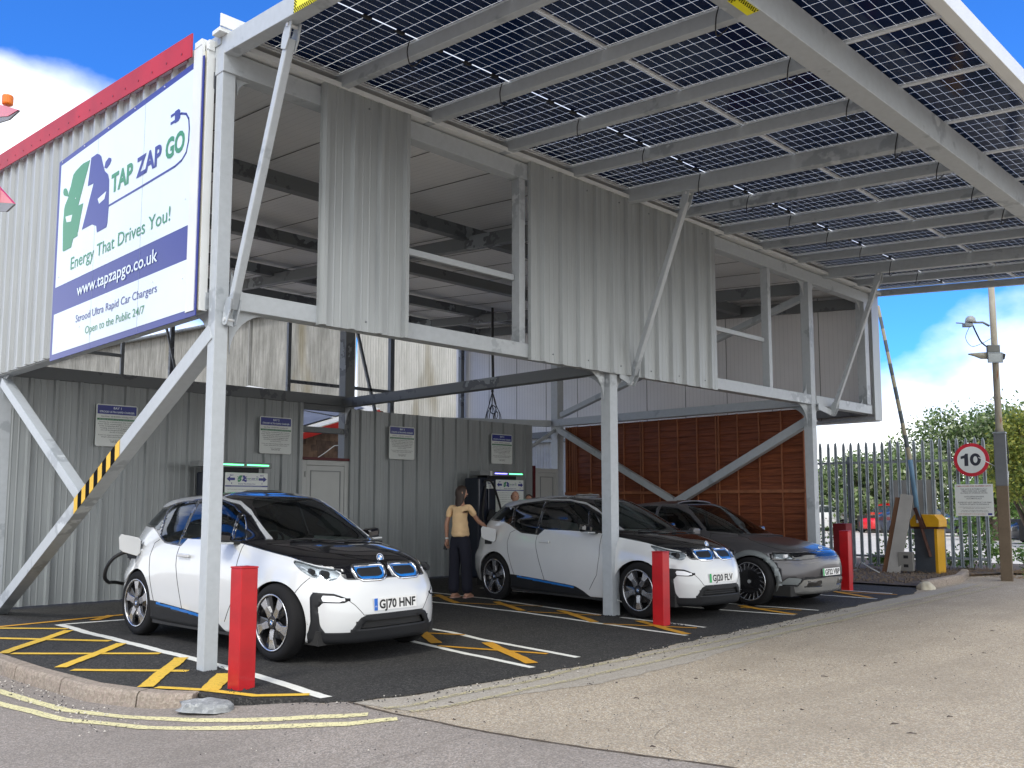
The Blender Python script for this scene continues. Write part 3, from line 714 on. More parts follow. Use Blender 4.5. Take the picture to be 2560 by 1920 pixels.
# yellow check edged stickers on the beams
def sticker(fr,w,h):
    y=MB().prism([(0,0),(w,0),(w,h),(0,h)],fr,.002).build('sticker',mat('sticker_yellow',(.85,.78,.02),.4),CAN)
    O,U,V,Nn=[Vector(a) for a in fr]; k=MB(); s=.013
    for i in range(int(w/s)):
        for r in range(3):
            if (i+r)%2==0: k.prism([(i*s,r*s),(i*s+s,r*s),(i*s+s,r*s+s),(i*s,r*s+s)],(O+Nn*.002,U,V,Nn),.001)
    for i in range(3,int(h/s)):
        for r in range(3):
            if (i+r)%2==0: k.prism([(r*s,i*s),(r*s+s,i*s),(r*s+s,i*s+s),(r*s,i*s+s)],(O+Nn*.002,U,V,Nn),.001)
    k.build('check_edge',HB,y)
sticker(((-.0765,-1.28,5.42),(0,-1,-SL),(0,-SL,1),(-1,0,0)),.6,.16)
sticker(((1.75,-4.3,5.079),(1,0,0),(0,1,0),(0,0,-1)),.28,.1)
# ================================================================== cars: lofted shells cut into their panels
def crom(t,K):
    """K: list of tuples, t float index; Catmull-Rom"""
    n=len(K)-1; i=max(0,min(n-1,int(t))); u=t-i
    p0,p1,p2,p3=K[max(i-1,0)],K[i],K[i+1],K[min(i+2,n)]
    out=[]
    for a,b,c,d in zip(p0,p1,p2,p3):
        # monotone-ish: clamp tangents
        m1=(c-a)/2; m2=(d-b)/2
        if (b-a)*(c-b)<=0: m1=0
        if (c-b)*(d-c)<=0: m2=0
        h=c-b
        if abs(m1)>2.5*abs(h): m1=2.5*h*(1 if m1*h>0 else 0)
        if abs(m2)>2.5*abs(h): m2=2.5*h*(1 if m2*h>0 else 0)
        out.append(b+m1*u+u*u*(3*(c-b)-2*m1-m2)+u*u*u*(2*(b-c)+m1+m2))
    return out
def loft(rows,xm,sub=6,M=56,bow=None):
    """rows: (xf,xr,w,nf,nr,zf,zs,zr,pf) ; returns half grid (right side, y<=0)"""
    pts=[]; NV=(len(rows)-1)*sub
    for j in range(NV+1):
        xf,xr,w,nf,nr,zf,zs,zr,pf=crom(j/sub,rows)
        def pt(ph):
            c,s=math.cos(ph),math.sin(ph)
            a=(xf-xm) if c>=0 else (xm-xr); n=nf if c>=0 else nr
            x=xm+a*(abs(c)**(2/n))*(1 if c>=0 else -1); y=-w*abs(s)**(2/n)
            if x>xm: t=max(0,(x-xm)/(xf-xm)); z=zs+(zf-zs)*t**pf
            else: t=max(0,(xm-x)/(xm-xr)); z=zs+(zr-zs)*t**2.2
            return Vector((x,y,z))
        row=[]
        for a,b in ((0,math.pi/2),(math.pi/2,math.pi)):
            raw=[pt(a+(b-a)*i/240) for i in range(241)]
            acc=[0]
            for p,q in zip(raw,raw[1:]): acc.append(acc[-1]+(q-p).length)
            tot=acc[-1]; k=0; seg=[]
            for i in range(M+1):
                s=tot*i/M
                while k<239 and acc[k+1]<s: k+=1
                d=acc[k+1]-acc[k]; u=(s-acc[k])/d if d>1e-9 else 0
                seg.append(raw[k].lerp(raw[k+1],min(1,max(0,u))))
            row+= seg if not row else seg[1:]
        pts.append(row)
    bm=bmesh.new(); V=[[bm.verts.new(p) for p in r] for r in pts]; n=len(V[0])
    for j in range(NV):
        for i in range(n-1):
            try: bm.faces.new((V[j][i],V[j][i+1],V[j+1][i+1],V[j+1][i]))
            except ValueError: pass
    bmesh.ops.remove_doubles(bm,verts=bm.verts,dist=1e-5)
    bmesh.ops.recalc_face_normals(bm,faces=bm.faces)
    # make outward
    s=sum(1 if f.normal.y<0 else -1 for f in bm.faces if abs(f.normal.y)>.5)
    if s<0:
        for f in bm.faces: f.normal_flip()
    return bm
def sdf_poly(P):
    P=[Vector(p) for p in P]
    def f(q):
        q=Vector(q); d=1e9; ins=False; j=len(P)-1
        for i in range(len(P)):
            a,b=P[j],P[i]; e=b-a; w=q-a; t=max(0,min(1,w.dot(e)/max(e.dot(e),1e-12))); d=min(d,(w-e*t).length)
            if (a.y>q.y)!=(b.y>q.y) and q.x<(b.x-a.x)*(q.y-a.y)/(b.y-a.y)+a.x: ins=not ins
            j=i
        return -d if ins else d
    return f
def sdf_line(P,w):
    P=[Vector(p) for p in P]
    def f(q):
        q=Vector(q); d=1e9
        for a,b in zip(P,P[1:]):
            e=b-a; u=q-a; t=max(0,min(1,u.dot(e)/max(e.dot(e),1e-12))); d=min(d,(u-e*t).length)
        return d-w
    return f
def sdf_round(P,r):
    g=sdf_poly(P); return lambda q:g(q)-r
PJ={'side':lambda c:(c.x,c.z),'front':lambda c:(c.y,c.z),'top':lambda c:(c.x,c.y)}
def cut(bm,lay,fn,proj,reg,mask,only=None):
    """cut the shell along fn==0 and give faces inside the region id"""
    pj=PJ[proj]; val={}
    for v in bm.verts:
        val[v]=fn(pj(v.co)) if mask(v.co) else None
    eps=1e-4
    new={}
    for e in list(bm.edges):
        a,b=e.verts; fa,fb=val.get(a),val.get(b)
        if fa is None or fb is None: continue
        if abs(fa)<eps or abs(fb)<eps: continue
        if fa*fb<0:
            t=fa/(fa-fb)
            if t<.02 or t>.98:
                continue
            ne,nv=bmesh.utils.edge_split(e,a,t); val[nv]=0.0
    faces=[f for f in bm.faces if any(val.get(v)==0.0 for v in f.verts)]
    for f in faces:
        if not f.is_valid: continue
        z=[v for v in f.verts if val.get(v)==0.0]
        if len(z)==2:
            a,b=z
            if any(b in e.verts for e in a.link_edges): continue
            try: bmesh.utils.face_split(f,a,b)
            except Exception: pass
    for f in bm.faces:
        if only is not None and f[lay] not in only: continue
        vs=[val.get(v) for v in f.verts]
        if any(x is None for x in vs): continue
        c=f.calc_center_median()
        if not mask(c): continue
        if fn(pj(c))<0: f[lay]=reg
def shell_parts(bm,lay):
    """split into dict reg -> (verts, faces)"""
    out={}
    for f in bm.faces:
        r=f[lay]
        d=out.setdefault(r,({},[],[])); ids=[]
        for v in f.verts:
            if v.index not in d[0]: d[0][v.index]=len(d[1]); d[1].append((v.co.copy(),v.normal.copy()))
            ids.append(d[0][v.index])
        d[2].append(ids)
    return out
def thicken(verts,faces,inset,th,mb,mirror=0,mi=0):
    """panel made of faces pushed in by inset and given a thickness; mirror 0 right only, 1 both, 2 left only"""
    ecount={}
    for f in faces:
        for i in range(len(f)):
            e=(f[i],f[(i+1)%len(f)]); k=tuple(sorted(e)); ecount.setdefault(k,[]).append(e)
    border=[v[0] for k,v in ecount.items() if len(v)==1]
    n=len(verts)
    for side in ((1,) if mirror==0 else (1,-1) if mirror==1 else (-1,)):
        vs=[p-nn*inset for p,nn in verts]+[p-nn*(inset+th) for p,nn in verts]
        if side==-1: vs=[Vector((v.x,-v.y,v.z)) for v in vs]
        fs=[tuple(f) for f in faces]+[tuple(i+n for i in reversed(f)) for f in faces] if th else [tuple(f) for f in faces]
        if th: 
            for a,b in border:
                if mirror==1 and abs(verts[a][0].y)<1e-4 and abs(verts[b][0].y)<1e-4: continue
                fs.append((b,a,a+n,b+n))
        if side==-1: fs=[tuple(reversed(f)) for f in fs]
        mb.add(vs,fs,mi)
def add_pair(root,name,reg,parts,m,inset=0,th=.012):
    for s in (0,2): add_panel(root,name,reg,parts,m,inset,th,s)
def add_panel(root,name,reg,parts,m,inset=0,th=.012,mirror=1,weld=True,smoothed=True):
    if reg not in parts: return None
    _,v,f=parts[reg]; mb=MB(); thicken(v,f,inset,th,mb,mirror)
    o=mb.build(name,m,root,smooth=smoothed)
    if weld:
        bm=bmesh.new(); bm.from_mesh(o.data); bmesh.ops.remove_doubles(bm,verts=bm.verts,dist=2e-4)
        for e in bm.edges:
            if len(e.link_faces)==2 and e.calc_face_angle(0)>R(38): e.smooth=False
        bm.to_mesh(o.data)
        isl=[];seen=set()
        for f in bm.faces:
            if f in seen: continue
            st=[f];seen.add(f);k=[]
            while st:
                g=st.pop(); k.append(g)
                for e in g.edges:
                    for h in e.link_faces:
                        if h not in seen: seen.add(h); st.append(h)
            isl.append(k)
        big=[k for k in isl if len(k)>24]
        if 1<len(big)<7:
            small=[g for k in isl if len(k)<=24 for g in k]
            for n_,k in enumerate(big):
                idx={};vv=[];ff=[]
                for g in k:
                    r_=[]
                    for v in g.verts:
                        if v not in idx: idx[v]=len(vv); vv.append(tuple(v.co))
                        r_.append(idx[v])
                    ff.append(tuple(r_))
                me=bpy.data.meshes.new(name); me.from_pydata(vv,[],ff); me.materials.append(m)
                for p in me.polygons: p.use_smooth=smoothed
                if n_==0: o.data=me
                else:
                    q=bpy.data.objects.new(name,me); C.objects.link(q); q.parent=o.parent
        bm.free()
    return o
# ---------- shared car materials
PAINTW=mat('white_car_paint',(.63,.645,.65),.2,coat=1,var=.02); PAINTB=mat('gloss_black_paint',(.006,.006,.008),.08,coat=1,var=.02,spec=.6)
PLAST=mat('black_body_plastic',(.016,.017,.019),.55,spec=.3,bmp=.1,bscale=300); SEAMM=mat('panel_gap',(.02,.02,.02),.8)
SILV=mat('silver_roof_rail',(.55,.57,.58),.3,.4); CHR=mat('chrome',(.8,.82,.84),.12,1); BLUE=mat('bright_blue_trim',(.01,.16,.52),.3,coat=.5)
TYRE=mat('tyre_rubber',(.013,.013,.014),.8,spec=.2,bmp=.25,bscale=70); RIMS=mat('machined_alloy',(.62,.63,.66),.22,.9); RIMB=mat('black_alloy',(.012,.012,.014),.25,coat=.5)
INTER=mat('dark_car_interior',(.02,.022,.024),.7); INTG=mat('grey_car_seat',(.13,.14,.14),.8); LAMPW=mat('lamp_white',(.8,.82,.85),.1,coat=1); LAMPD=mat('lamp_dark',(.55,.58,.60),.2,.5)
PLW=mat('plate_white',(.80,.80,.78),.35,var=.02); PLG=mat('plate_green',(.01,.38,.10),.35); PLB=mat('plate_blue',(.01,.13,.55),.35); PLK=mat('plate_black',(.01,.01,.01),.4)
def glassmat(name,tint,trans):
    m,nt,b=newmat(name); nt.nodes.remove(b)
    g=N(nt,'ShaderNodeBsdfGlossy'); g.inputs['Roughness'].default_value=.03; g.inputs['Color'].default_value=(.9,.95,1,1)
    t=N(nt,'ShaderNodeBsdfTransparent'); t.inputs['Color'].default_value=rgb(tint)
    fr=N(nt,'ShaderNodeFresnel'); fr.inputs['IOR'].default_value=1.52
    mr=N(nt,'ShaderNodeMapRange'); mr.inputs[1].default_value=0; mr.inputs[2].default_value=1; mr.inputs[3].default_value=.03; mr.inputs[4].default_value=1
    L(nt,fr.outputs[0],mr.inputs[0]); ms=N(nt,'ShaderNodeMixShader'); L(nt,mr.outputs[0],ms.inputs[0]); L(nt,t.outputs[0],ms.inputs[1]); L(nt,g.outputs[0],ms.inputs[2])
    L(nt,ms.outputs[0],nt.nodes['Material Output'].inputs[0]); return m
GLS=glassmat('tinted_car_glass',(.72,.82,.79),.5); GLD=glassmat('privacy_car_glass',(.26,.30,.30),.5); LENS=glassmat('clear_lamp_lens',(.9,.93,.95),.9)
def ring(mb,prof,n=48,axis_y0=0,mi=0):
    """lathe profile [(r,y)] round the y axis"""
    o=len(mb.v);k=len(prof)
    for i in range(n):
        a=2*math.pi*i/n
        for r,y in prof: mb.v.append((r*math.cos(a),y,r*math.sin(a)))
    for i in range(n):
        i2=(i+1)%n
        for j in range(k-1): mb.f.append((o+i*k+j,o+i2*k+j,o+i2*k+j+1,o+i*k+j+1)); mb.m.append(mi)
def wheel(root,x,side,rad,rr,w,style,track,spin=0.2):
    """side -1 right, +1 left; outer face towards side"""
    wh=bpy.data.objects.new('wheel',None)
    mb=MB(); s=side
    prof=[(rr-.01,-w/2+.01),(rr+.02,-w/2),(rad-.035,-w/2),(rad-.012,-w/2+.018),(rad,-w/2+.045),(rad,w/2-.045),(rad-.012,w/2-.018),(rad-.035,w/2),(rr+.03,w/2+.004),(rr+.005,w/2-.004),(rr-.012,w/2-.02)]
    ring(mb,[(r,y) for r,y in prof],56)
    # side wall ridges
    ty=mb.build('wheel',TYRE,root,smooth=True,loc=(x,s*track,rad)); ty.rotation_euler=(0,spin,0) if s==1 else (0,spin,math.pi)
    # rim: local +y is outward
    q=MB(); ring(q,[(rr-.002,w/2-.004),(rr+.004,w/2+.002),(rr-.012,w/2-.002),(rr-.02,w/2-.03),(rr-.03,-w/2+.02),(.001,-w/2+.02)],56); q.build('rim',RIMB if style=='disc' else RIMB,ty,smooth=True)
    q=MB(); ring(q,[(rr+.001,w/2-.002),(rr+.006,w/2+.003),(rr-.010,w/2+.003),(rr-.012,w/2-.006)],56); q.build('rim_edge',RIMS,ty,smooth=True)
    d=MB(); ring(d,[(.001,-.01),(rr*.62,-.01),(rr*.62,-.035),(.001,-.035)],36); d.build('brake_disc',mat('brake_disc',(.14,.14,.145),.4,.7),ty)
    yo=w/2-.012
    if style=='twist':
        for k in range(5):
            a=2*math.pi*k/5
            def pp(r,t,dy=0): return Vector((r*math.cos(a+t),yo+dy,r*math.sin(a+t)))
            S=MB(); # broad turbine blade, silver
            c=[pp(.055,.30,.0),pp(.09,.42,.002),pp(rr*.62,.20,.008),pp(rr-.014,.20,.004),pp(rr-.014,-.22,.004),pp(rr*.60,-.16,.008),pp(.075,-.45,.0),pp(.05,-.2,0)]
            c2=[v-Vector((0,.03,0)) for v in c]; n=len(c)
            S.add(c+c2,[tuple(range(n-1,-1,-1)),tuple(range(n,2*n))]+[(i,(i+1)%n,n+(i+1)%n,n+i) for i in range(n)]); o=S.build('spoke',RIMS,ty,.002); fix_ngons(o.data)
            B=MB(); c=[pp(.06,.32,-.012),pp(rr*.6,.20,-.010),pp(rr-.014,.20,-.010),pp(rr-.014,.52,-.014),pp(.10,.62,-.016)]
            c2=[v-Vector((0,.02,0)) for v in c]; n=len(c); B.add(c+c2,[tuple(range(n-1,-1,-1)),tuple(range(n,2*n))]+[(i,(i+1)%n,n+(i+1)%n,n+i) for i in range(n)]); B.build('spoke',RIMB,ty)
        h=MB(); h.cyl((0,yo-.04,0),(0,yo+.004,0),.062,24); h.build('hub',RIMB,ty,.003)
        h=MB(); h.cyl((0,yo+.004,0),(0,yo+.008,0),.032,24); hb=h.build('hub_cap',CHR,ty); roundel(ty,(0,yo+.009,0),(1,0,0),(0,0,1),(0,1,0),.029)
        h=MB()
        for k in range(5):
            a=2*math.pi*k/5+.3; h.cyl((.045*math.cos(a),yo-.01,.045*math.sin(a)),(.045*math.cos(a),yo+.006,.045*math.sin(a)),.007,8)
    elif style=='disc':
        B=MB(); ring(B,[(.001,yo-.004),(rr*.62,yo-.002),(rr*.78,yo-.012),(rr*.8,yo-.03),(.001,yo-.03)],48); B.build('wheel_cover',RIMB,ty,smooth=False)
        S=MB()
        for k in range(20):
            a=2*math.pi*k/20
            def pp(r,t,dy=0): return Vector((r*math.cos(a+t),yo+dy,r*math.sin(a+t)))
            c=[pp(rr*.66,.0),pp(rr*.66,.05),pp(rr-.012,.235,.006),pp(rr-.012,.165,.006)]; c2=[v-Vector((0,.02,0)) for v in c]
            S.add(c+c2,[(3,2,1,0),(4,5,6,7)]+[(i,(i+1)%4,4+(i+1)%4,4+i) for i in range(4)])
        S.build('spoke',RIMS,ty)
        for k in range(10):
            a=2*math.pi*k/10; B=MB(); c=[Vector((r*math.cos(a+t),yo-.012,r*math.sin(a+t))) for r,t in ((rr*.7,-.1),(rr*.7,.18),(rr-.012,.36),(rr-.012,.02))]
            c2=[v-Vector((0,.02,0)) for v in c]; B.add(c+c2,[(3,2,1,0),(4,5,6,7)]+[(i,(i+1)%4,4+(i+1)%4,4+i) for i in range(4)]); B.build('spoke',RIMB,ty)
        h=MB(); h.cyl((0,yo-.01,0),(0,yo+.004,0),.03,20); h.build('hub_cap',LAMPD,ty)
        e=MB(); e.beam((-.012,yo+.005,-.01),(-.004,yo+.005,.012),.004,.003,(0,1,0)); e.beam((.004,yo+.005,-.012),(.012,yo+.005,.01),.004,.003,(0,1,0)); e.beam((-.008,yo+.005,-.003),(.008,yo+.005,.003),.004,.003,(0,1,0)); e.build('wheel_emblem',CHR,ty)
    else:
        S=MB()
        for k in range(10):
            a=2*math.pi*k/10
            def pp(r,t,dy=0): return Vector((r*math.cos(a+t),yo+dy,r*math.sin(a+t)))
            c=[pp(.04,.3),pp(rr-.01,.07),pp(rr-.01,-.07),pp(.04,-.3)]; c2=[v-Vector((0,.02,0)) for v in c]
            S.add(c+c2,[(3,2,1,0),(4,5,6,7)]+[(i,(i+1)%4,4+(i+1)%4,4+i) for i in range(4)])
        S.build('spoke',RIMS,ty)
    bpy.data.objects.remove(wh)
    return ty
def roundel(parent,c,u,v,n,r):
    U,V,Nn=Vector(u),Vector(v),Vector(n); c=Vector(c)
    mb=MB(); k=10
    def sector(a0,a1,r0,r1,mi,h):
        P=[]; m=6
        for i in range(m+1): a=a0+(a1-a0)*i/m; P.append((r1*math.cos(a),r1*math.sin(a)))
        if r0>0:
            for i in range(m,-1,-1): a=a0+(a1-a0)*i/m; P.append((r0*math.cos(a),r0*math.sin(a)))
        else: P.append((0,0))
        vs=[c+U*x+V*y+Nn*h for x,y in P]
        if r0>0:
            for i in range(m): q=[vs[i],vs[i+1],vs[2*m-i],vs[2*m+1-i]]; mb.add(q,[(0,1,2,3)],mi)
        else: mb.add(vs,[tuple(range(len(vs)))],mi)
    for i in range(4):
        a=i*math.pi/2; sector(a,a+math.pi/2,.62*r,.93*r,0,.001); sector(a,a+math.pi/2,.93*r,r,1,.0015); sector(a,a+math.pi/2,0,.62*r,2 if i%2 else 3,.001)
    return mb.build('emblem',[mat('emblem_dark_blue',(.01,.02,.06),.2,coat=1),CHR,mat('emblem_blue',(.02,.22,.62),.2,coat=1),mat('emblem_white',(.85,.86,.88),.2,coat=1)],parent)
def plate(root,st,fr,w=.52,h=.111,band=None,label=None):
    O,U,V,Nn=[Vector(a) for a in fr]; O0=O-U*w/2-V*h/2
    p=MB().prism([(0,0),(w,0),(w,h),(0,h)],(O0,U,V,Nn),.006).build('number_plate',PLW,root,.001)
    x0=.03
    if band: MB().prism([(0,0),(.042,0),(.042,h),(0,h)],(O0+Nn*.006,U,V,Nn),.0008).build('plate_band',band,p); x0=.062
    if band is PLB: text('plate_lettering','GB',(O0+Nn*.007,U,V,Nn),.010,.032,.030,.013,PLW,p,0,.0006)
    text('plate_lettering',st,(O0+Nn*.006,U,V,Nn),x0,w-.016,.016,.080,PLK,p,.035,.001)
    return p
def mirror_copy(o,parent):
    me=o.data.copy()
    for v in me.vertices: v.co.y=-v.co.y
    me.flip_normals(); c=bpy.data.objects.new(o.name.split('.')[0],me); C.objects.link(c); c.parent=parent
    return c
I3ROWS=[ # xf,xr,w,nf,nr,zf,zs,zr,pf
 (.56,-3.05,.76,3.6,4,.17,.16,.20,3),
 (.69,-3.20,.85,3.9,4.8,.185,.20,.26,3),
 (.725,-3.25,.872,3.9,4.8,.27,.28,.34,3),
 (.735,-3.285,.886,3.9,4.8,.40,.42,.46,3),
 (.720,-3.29,.888,3.9,4.8,.56,.58,.62,3),
 (.685,-3.27,.882,3.8,4,.69,.73,.78,3),
 (.620,-3.24,.868,3.6,4,.81,.85,.92,2.6),
 (.520,-3.20,.850,3.3,3.8,.895,.93,1.04,2.2),
 (.34,-3.16,.832,3.2,3.6,.96,1.00,1.12,1.8),
 (.10,-3.12,.812,3.2,3.5,1.015,1.06,1.19,1.4),
 (-.14,-3.08,.790,3.2,3.4,1.065,1.115,1.25,1.2),
 (-.40,-3.03,.752,3.3,3.3,1.19,1.20,1.31,1.1),
 (-.66,-2.96,.705,3.3,3.2,1.315,1.315,1.37,1.1),
 (-.90,-2.90,.655,3.3,3.2,1.42,1.41,1.42,1),
 (-1.10,-2.82,.600,3.2,3.2,1.495,1.475,1.455,1),
 (-1.28,-2.65,.50,2.8,3,1.535,1.52,1.49,1),
 (-1.42,-2.35,.33,2.5,3,1.558,1.555,1.525,1),
 (-1.70,-2.05,.0006,2,2,1.566,1.566,1.56,1)]
I3XM=-1.45
IOROWS=[(.58,-3.55,.80,3.5,4,.19,.18,.25,3),(.78,-3.72,.90,3.8,4.6,.20,.21,.30,3),(.825,-3.76,.93,3.8,4.6,.30,.30,.4,3),(.84,-3.78,.945,3.8,4.6,.44,.45,.5,3),(.855,-3.79,.945,3.6,4.6,.56,.6,.65,3),(.85,-3.79,.94,3.4,4.6,.66,.72,.8,3),(.82,-3.77,.93,3.3,4.5,.745,.82,.92,2.6),(.76,-3.73,.915,3.2,4.2,.81,.90,1.0,2.2),(.50,-3.68,.89,3.2,4,.895,.965,1.05,1.8),(.15,-3.62,.86,3.2,4,.96,1.01,1.1,1.4),(-.28,-3.56,.84,3.2,4,1.025,1.05,1.14,1.2),(-.56,-3.45,.79,3.3,3.8,1.15,1.16,1.22,1.1),(-.86,-3.32,.735,3.3,3.6,1.30,1.30,1.32,1.1),(-1.14,-3.18,.69,3.3,3.5,1.42,1.41,1.42,1),(-1.38,-3.0,.635,3.2,3.4,1.51,1.49,1.49,1),(-1.6,-2.8,.52,2.9,3,1.555,1.54,1.53,1),(-1.8,-2.5,.33,2.5,3,1.585,1.575,1.56,1),(-2.0,-2.3,.0006,2,2,1.594,1.594,1.59,1)]

def seam_tubes(root,bvh,polys,r=.0045,m=None,both=True,name='panel_line',front=False):
    mb=MB()
    for P in polys:
        P=[Vector(p) for p in densify(P,.03,0,False)]; pts=[]
        for p in P:
            o,d=(Vector((3,p.x,p.y)),Vector((-1,0,0))) if front else (Vector((p.x,-3,p.y)),Vector((0,1,0)))
            h=bvh.ray_cast(o,d)
            if h[0]: pts.append(h[0]-d*0.0005)
        if len(pts)>1:
            mb.tube(pts,r,5)
            if both: mb.tube([Vector((q.x,-q.y,q.z)) for q in pts],r,5)
    if mb.v: return mb.build(name,m or SEAMM,root,smooth=True)
from mathutils.bvhtree import BVHTree
PJ['wrap']=lambda c:(c.x+c.y+.8,c.z)
def mir(P): return P+[(-x,y) for x,y in reversed(P)]
BIG=[(9,.0)]
def box_part(root,name,m,a,b,bevel=.02): return MB().box(a,b).build(name,m,root,bevel)
def seat(root,x,y,m,m2,hr=True,z=.35):
    s=MB(); s.beam((x+.28,y,z+.14),(x-.2,y,z+.10),.46,.16); s.beam((x-.2,y,z+.14),(x-.42,y,z+.66),.44,.13,(1,0,0)); o=s.build('seat',m,root,.04)
    if hr: MB().beam((x-.41,y,z+.66),(x-.45,y,z+.86),.24,.09,(1,0,0)).build('headrest',m2,o,.03)
def handle(root,x,z,side,y,m,l=.22):
    mb=MB(); mb.beam((x-l/2,side*(y+.018),z),(x+l/2,side*(y+.018),z-.004),.022,.035); o=mb.build('door_handle',m,root,.008); return o
def wiper(root,bv,p,q,m):
    pts=[]
    for i in range(9):
        a=Vector(p).lerp(Vector(q),i/8); h=bv.ray_cast(Vector((a.x,-abs(a.y),3)),Vector((0,0,-1)))
        if h[0]: pts.append((a.x,a.y,h[0].z+.014))
    if len(pts)>1: return MB().tube(pts,.008,6).build('wiper',m,root)
def open_flap(root,x,z,y,m,car,cable):
    # hinged charging flap, standing open towards the rear
    P=[(a*.74,b*.86) for a,b in [(-.17,.10),(-.13,.145),(.13,.10),(.165,.06),(.145,-.10),(.10,-.135),(-.11,-.085),(-.165,-.05)]]
    q=Vector((.78,.62,0)).normalized()
    o=MB().prism(P,((x-.03,-y-.075,z),q,(0,-.06,1),(q.y,-q.x,0)),.018).build('charging_flap',m,root,.006)
    MB().prism([(-.09,-.10),(.09,-.10),(.09,.10),(-.09,.10)],((x-.10,-y+.012,z-.05),(1,.28,0),(0,.05,1),(0,-1,0)),.012).build('socket_recess',PLAST,root,.004)
    MB().beam((x-.02,-y+.02,z),(x-.03,-y-.05,z),.02,.05).build('hinge',PLAST,root)
def make_i3(sx,sf,label,platestr,band,cable,rows=I3ROWS):
    root=empty('parked_car',(0,0,0),0,label,'car','white and black small electric hatchbacks on charge')
    bm=loft(rows,I3XM)
    bq=bm.copy()
    for v in bq.verts: v.co.x*=sx if v.co.x<0 else sf
    bv=BVHTree.FromBMesh(bq); bq.free(); lay=bm.faces.layers.int.new('reg')
    for f in bm.faces: f[lay]=1
    bm.verts.ensure_lookup_table()
    right=lambda c:c.y<-.3
    # 2 black upper region
    hood=[(-3.6,1.19),(-3.1,1.19),(-2.47,1.165),(-2.32,1.125),(-2.17,1.06),(-2.03,1.01),(-1.69,.99),(-1.60,1.068),(-1.36,1.068),(-.95,1.064),(-.64,1.045),(-.18,.972),(.07,.932),(.17,.907),(.36,.868),(.47,.852),(.545,.80),(.60,.742),(.9,.74),(.9,2),(-3.6,2)]
    cut(bm,lay,sdf_poly(hood),'side',2,lambda c:True,{1})
    # silver rail
    rail=[(-.40,1.100),(-.88,1.367),(-1.09,1.458),(-1.33,1.500),(-1.92,1.512),(-2.34,1.495),(-2.6,1.465),(-2.86,1.41),(-2.86,1.392),(-2.45,1.395),(-2.2,1.446),(-1.8,1.488),(-1.3,1.478),(-1.05,1.428),(-.80,1.312),(-.42,1.082)]
    cut(bm,lay,sdf_poly(rail),'side',3,lambda c:c.y<-.30 and c.z>1.0,{2})
    ws=[(-.625,1.092),(-.585,1.2),(-.535,1.32),(-.465,1.43),(-.36,1.488),(.2,1.508),(.2,1.074),(-.42,1.072)]
    cut(bm,lay,sdf_round([(x*.985,y) for x,y in ws],0),'front',4,lambda c:-1.36<c.x<.1 and c.z>1.0,{2})
    W=lambda P,reg: cut(bm,lay,sdf_round(P,.012),'side',reg,lambda c:c.y<-.42 and c.z>.95,{2})
    W([(-.66,1.092),(-.79,1.092),(-.875,1.30),(-.80,1.245)],5)
    W([(-.855,1.092),(-.955,1.335),(-1.1,1.405),(-1.25,1.445),(-1.70,1.452),(-1.70,1.09)],6)
    W([(-1.77,1.452),(-1.98,1.448),(-2.25,1.41),(-2.30,1.35),(-2.18,1.105),(-2.05,1.045),(-1.77,1.02)],7)
    W([(-2.38,1.37),(-2.42,1.37),(-2.78,1.36),(-2.93,1.23),(-2.5,1.195),(-2.31,1.155)],8)
    cut(bm,lay,sdf_round([(-.50,1.24),(-.44,1.40),(.2,1.42),(.2,1.22)],.02),'front',18,lambda c:c.x<-2.6 and c.z>1.1,{2})
    # lamps, kidneys
    fm=lambda c:c.x>-.1 and c.y<-.25 and c.z<1
    cut(bm,lay,sdf_round([(.20,.905),(.31,.838),(.46,.78),(.73,.738),(.81,.765),(.85,.822),(.54,.852),(.29,.897)],.008),'wrap',9,fm,{1,2})
    K=[(-.365,.862),(-.05,.868),(-.037,.84),(-.065,.752),(-.12,.73),(-.34,.735),(-.37,.762),(-.385,.83)]
    km=lambda c:c.x>.35 and c.y>-.5
    cut(bm,lay,sdf_round(K,.012),'front',10,km,{1,2,9})
    cut(bm,lay,sdf_round([(x*.94-.012,.80+(z-.80)*.86) for x,z in K],.0),'front',11,km,{10})
    cut(bm,lay,sdf_round([(-.345,.845),(-.07,.85),(-.075,.785),(-.12,.765),(-.335,.77),(-.36,.80)],.0),'front',12,km,{11,10})
    # lower black lip, corner frames, grille
    cut(bm,lay,sdf_poly([(.44,.285),(2,.285),(2,0),(.47,0)]),'wrap',13,lambda c:c.x>-.1 and c.y<.1,{1})
    FR=[(.47,.61),(.52,.637),(.79,.627),(.99,.572),(.91,.543),(.62,.55),(.585,.50),(.615,.34),(.70,.27),(.45,.27),(.49,.38)]
    cut(bm,lay,sdf_poly(FR),'wrap',13,lambda c:c.x>.0 and c.y<-.2 and c.z<.7,{1})
    cut(bm,lay,sdf_round([(.62,.607),(.80,.603),(.91,.572),(.86,.557),(.64,.563)],.004),'wrap',14,lambda c:c.x>.0 and c.y<-.2 and .5<c.z<.7,{1,13})
    cut(bm,lay,sdf_poly([(-.49,.275),(-.40,.405),(-.34,.427),(.2,.427),(.2,.275)]),'front',13,lambda c:c.x>.5,{1})
    cut(bm,lay,sdf_poly([(-.40,.305),(-.335,.375),(.2,.375),(.2,.305)]),'front',15,lambda c:c.x>.5,{13,1})
    # sill and blue strip
    cut(bm,lay,sdf_poly([(-2.24,.41),(-2.09,.405),(-1.51,.368),(-.99,.328),(-.86,.275),(-.74,.2),(-.72,.0),(-2.24,.0)]),'side',13,lambda c:c.y<-.3 and c.z<.6 and c.x<-.3,{1})
    cut(bm,lay,sdf_poly([(-2.08,.398),(-1.51,.361),(-1.0,.322),(-1.02,.298),(-1.5,.332),(-2.02,.372)]),'side',16,lambda c:c.y<-.3 and c.z<.6,{13,1})
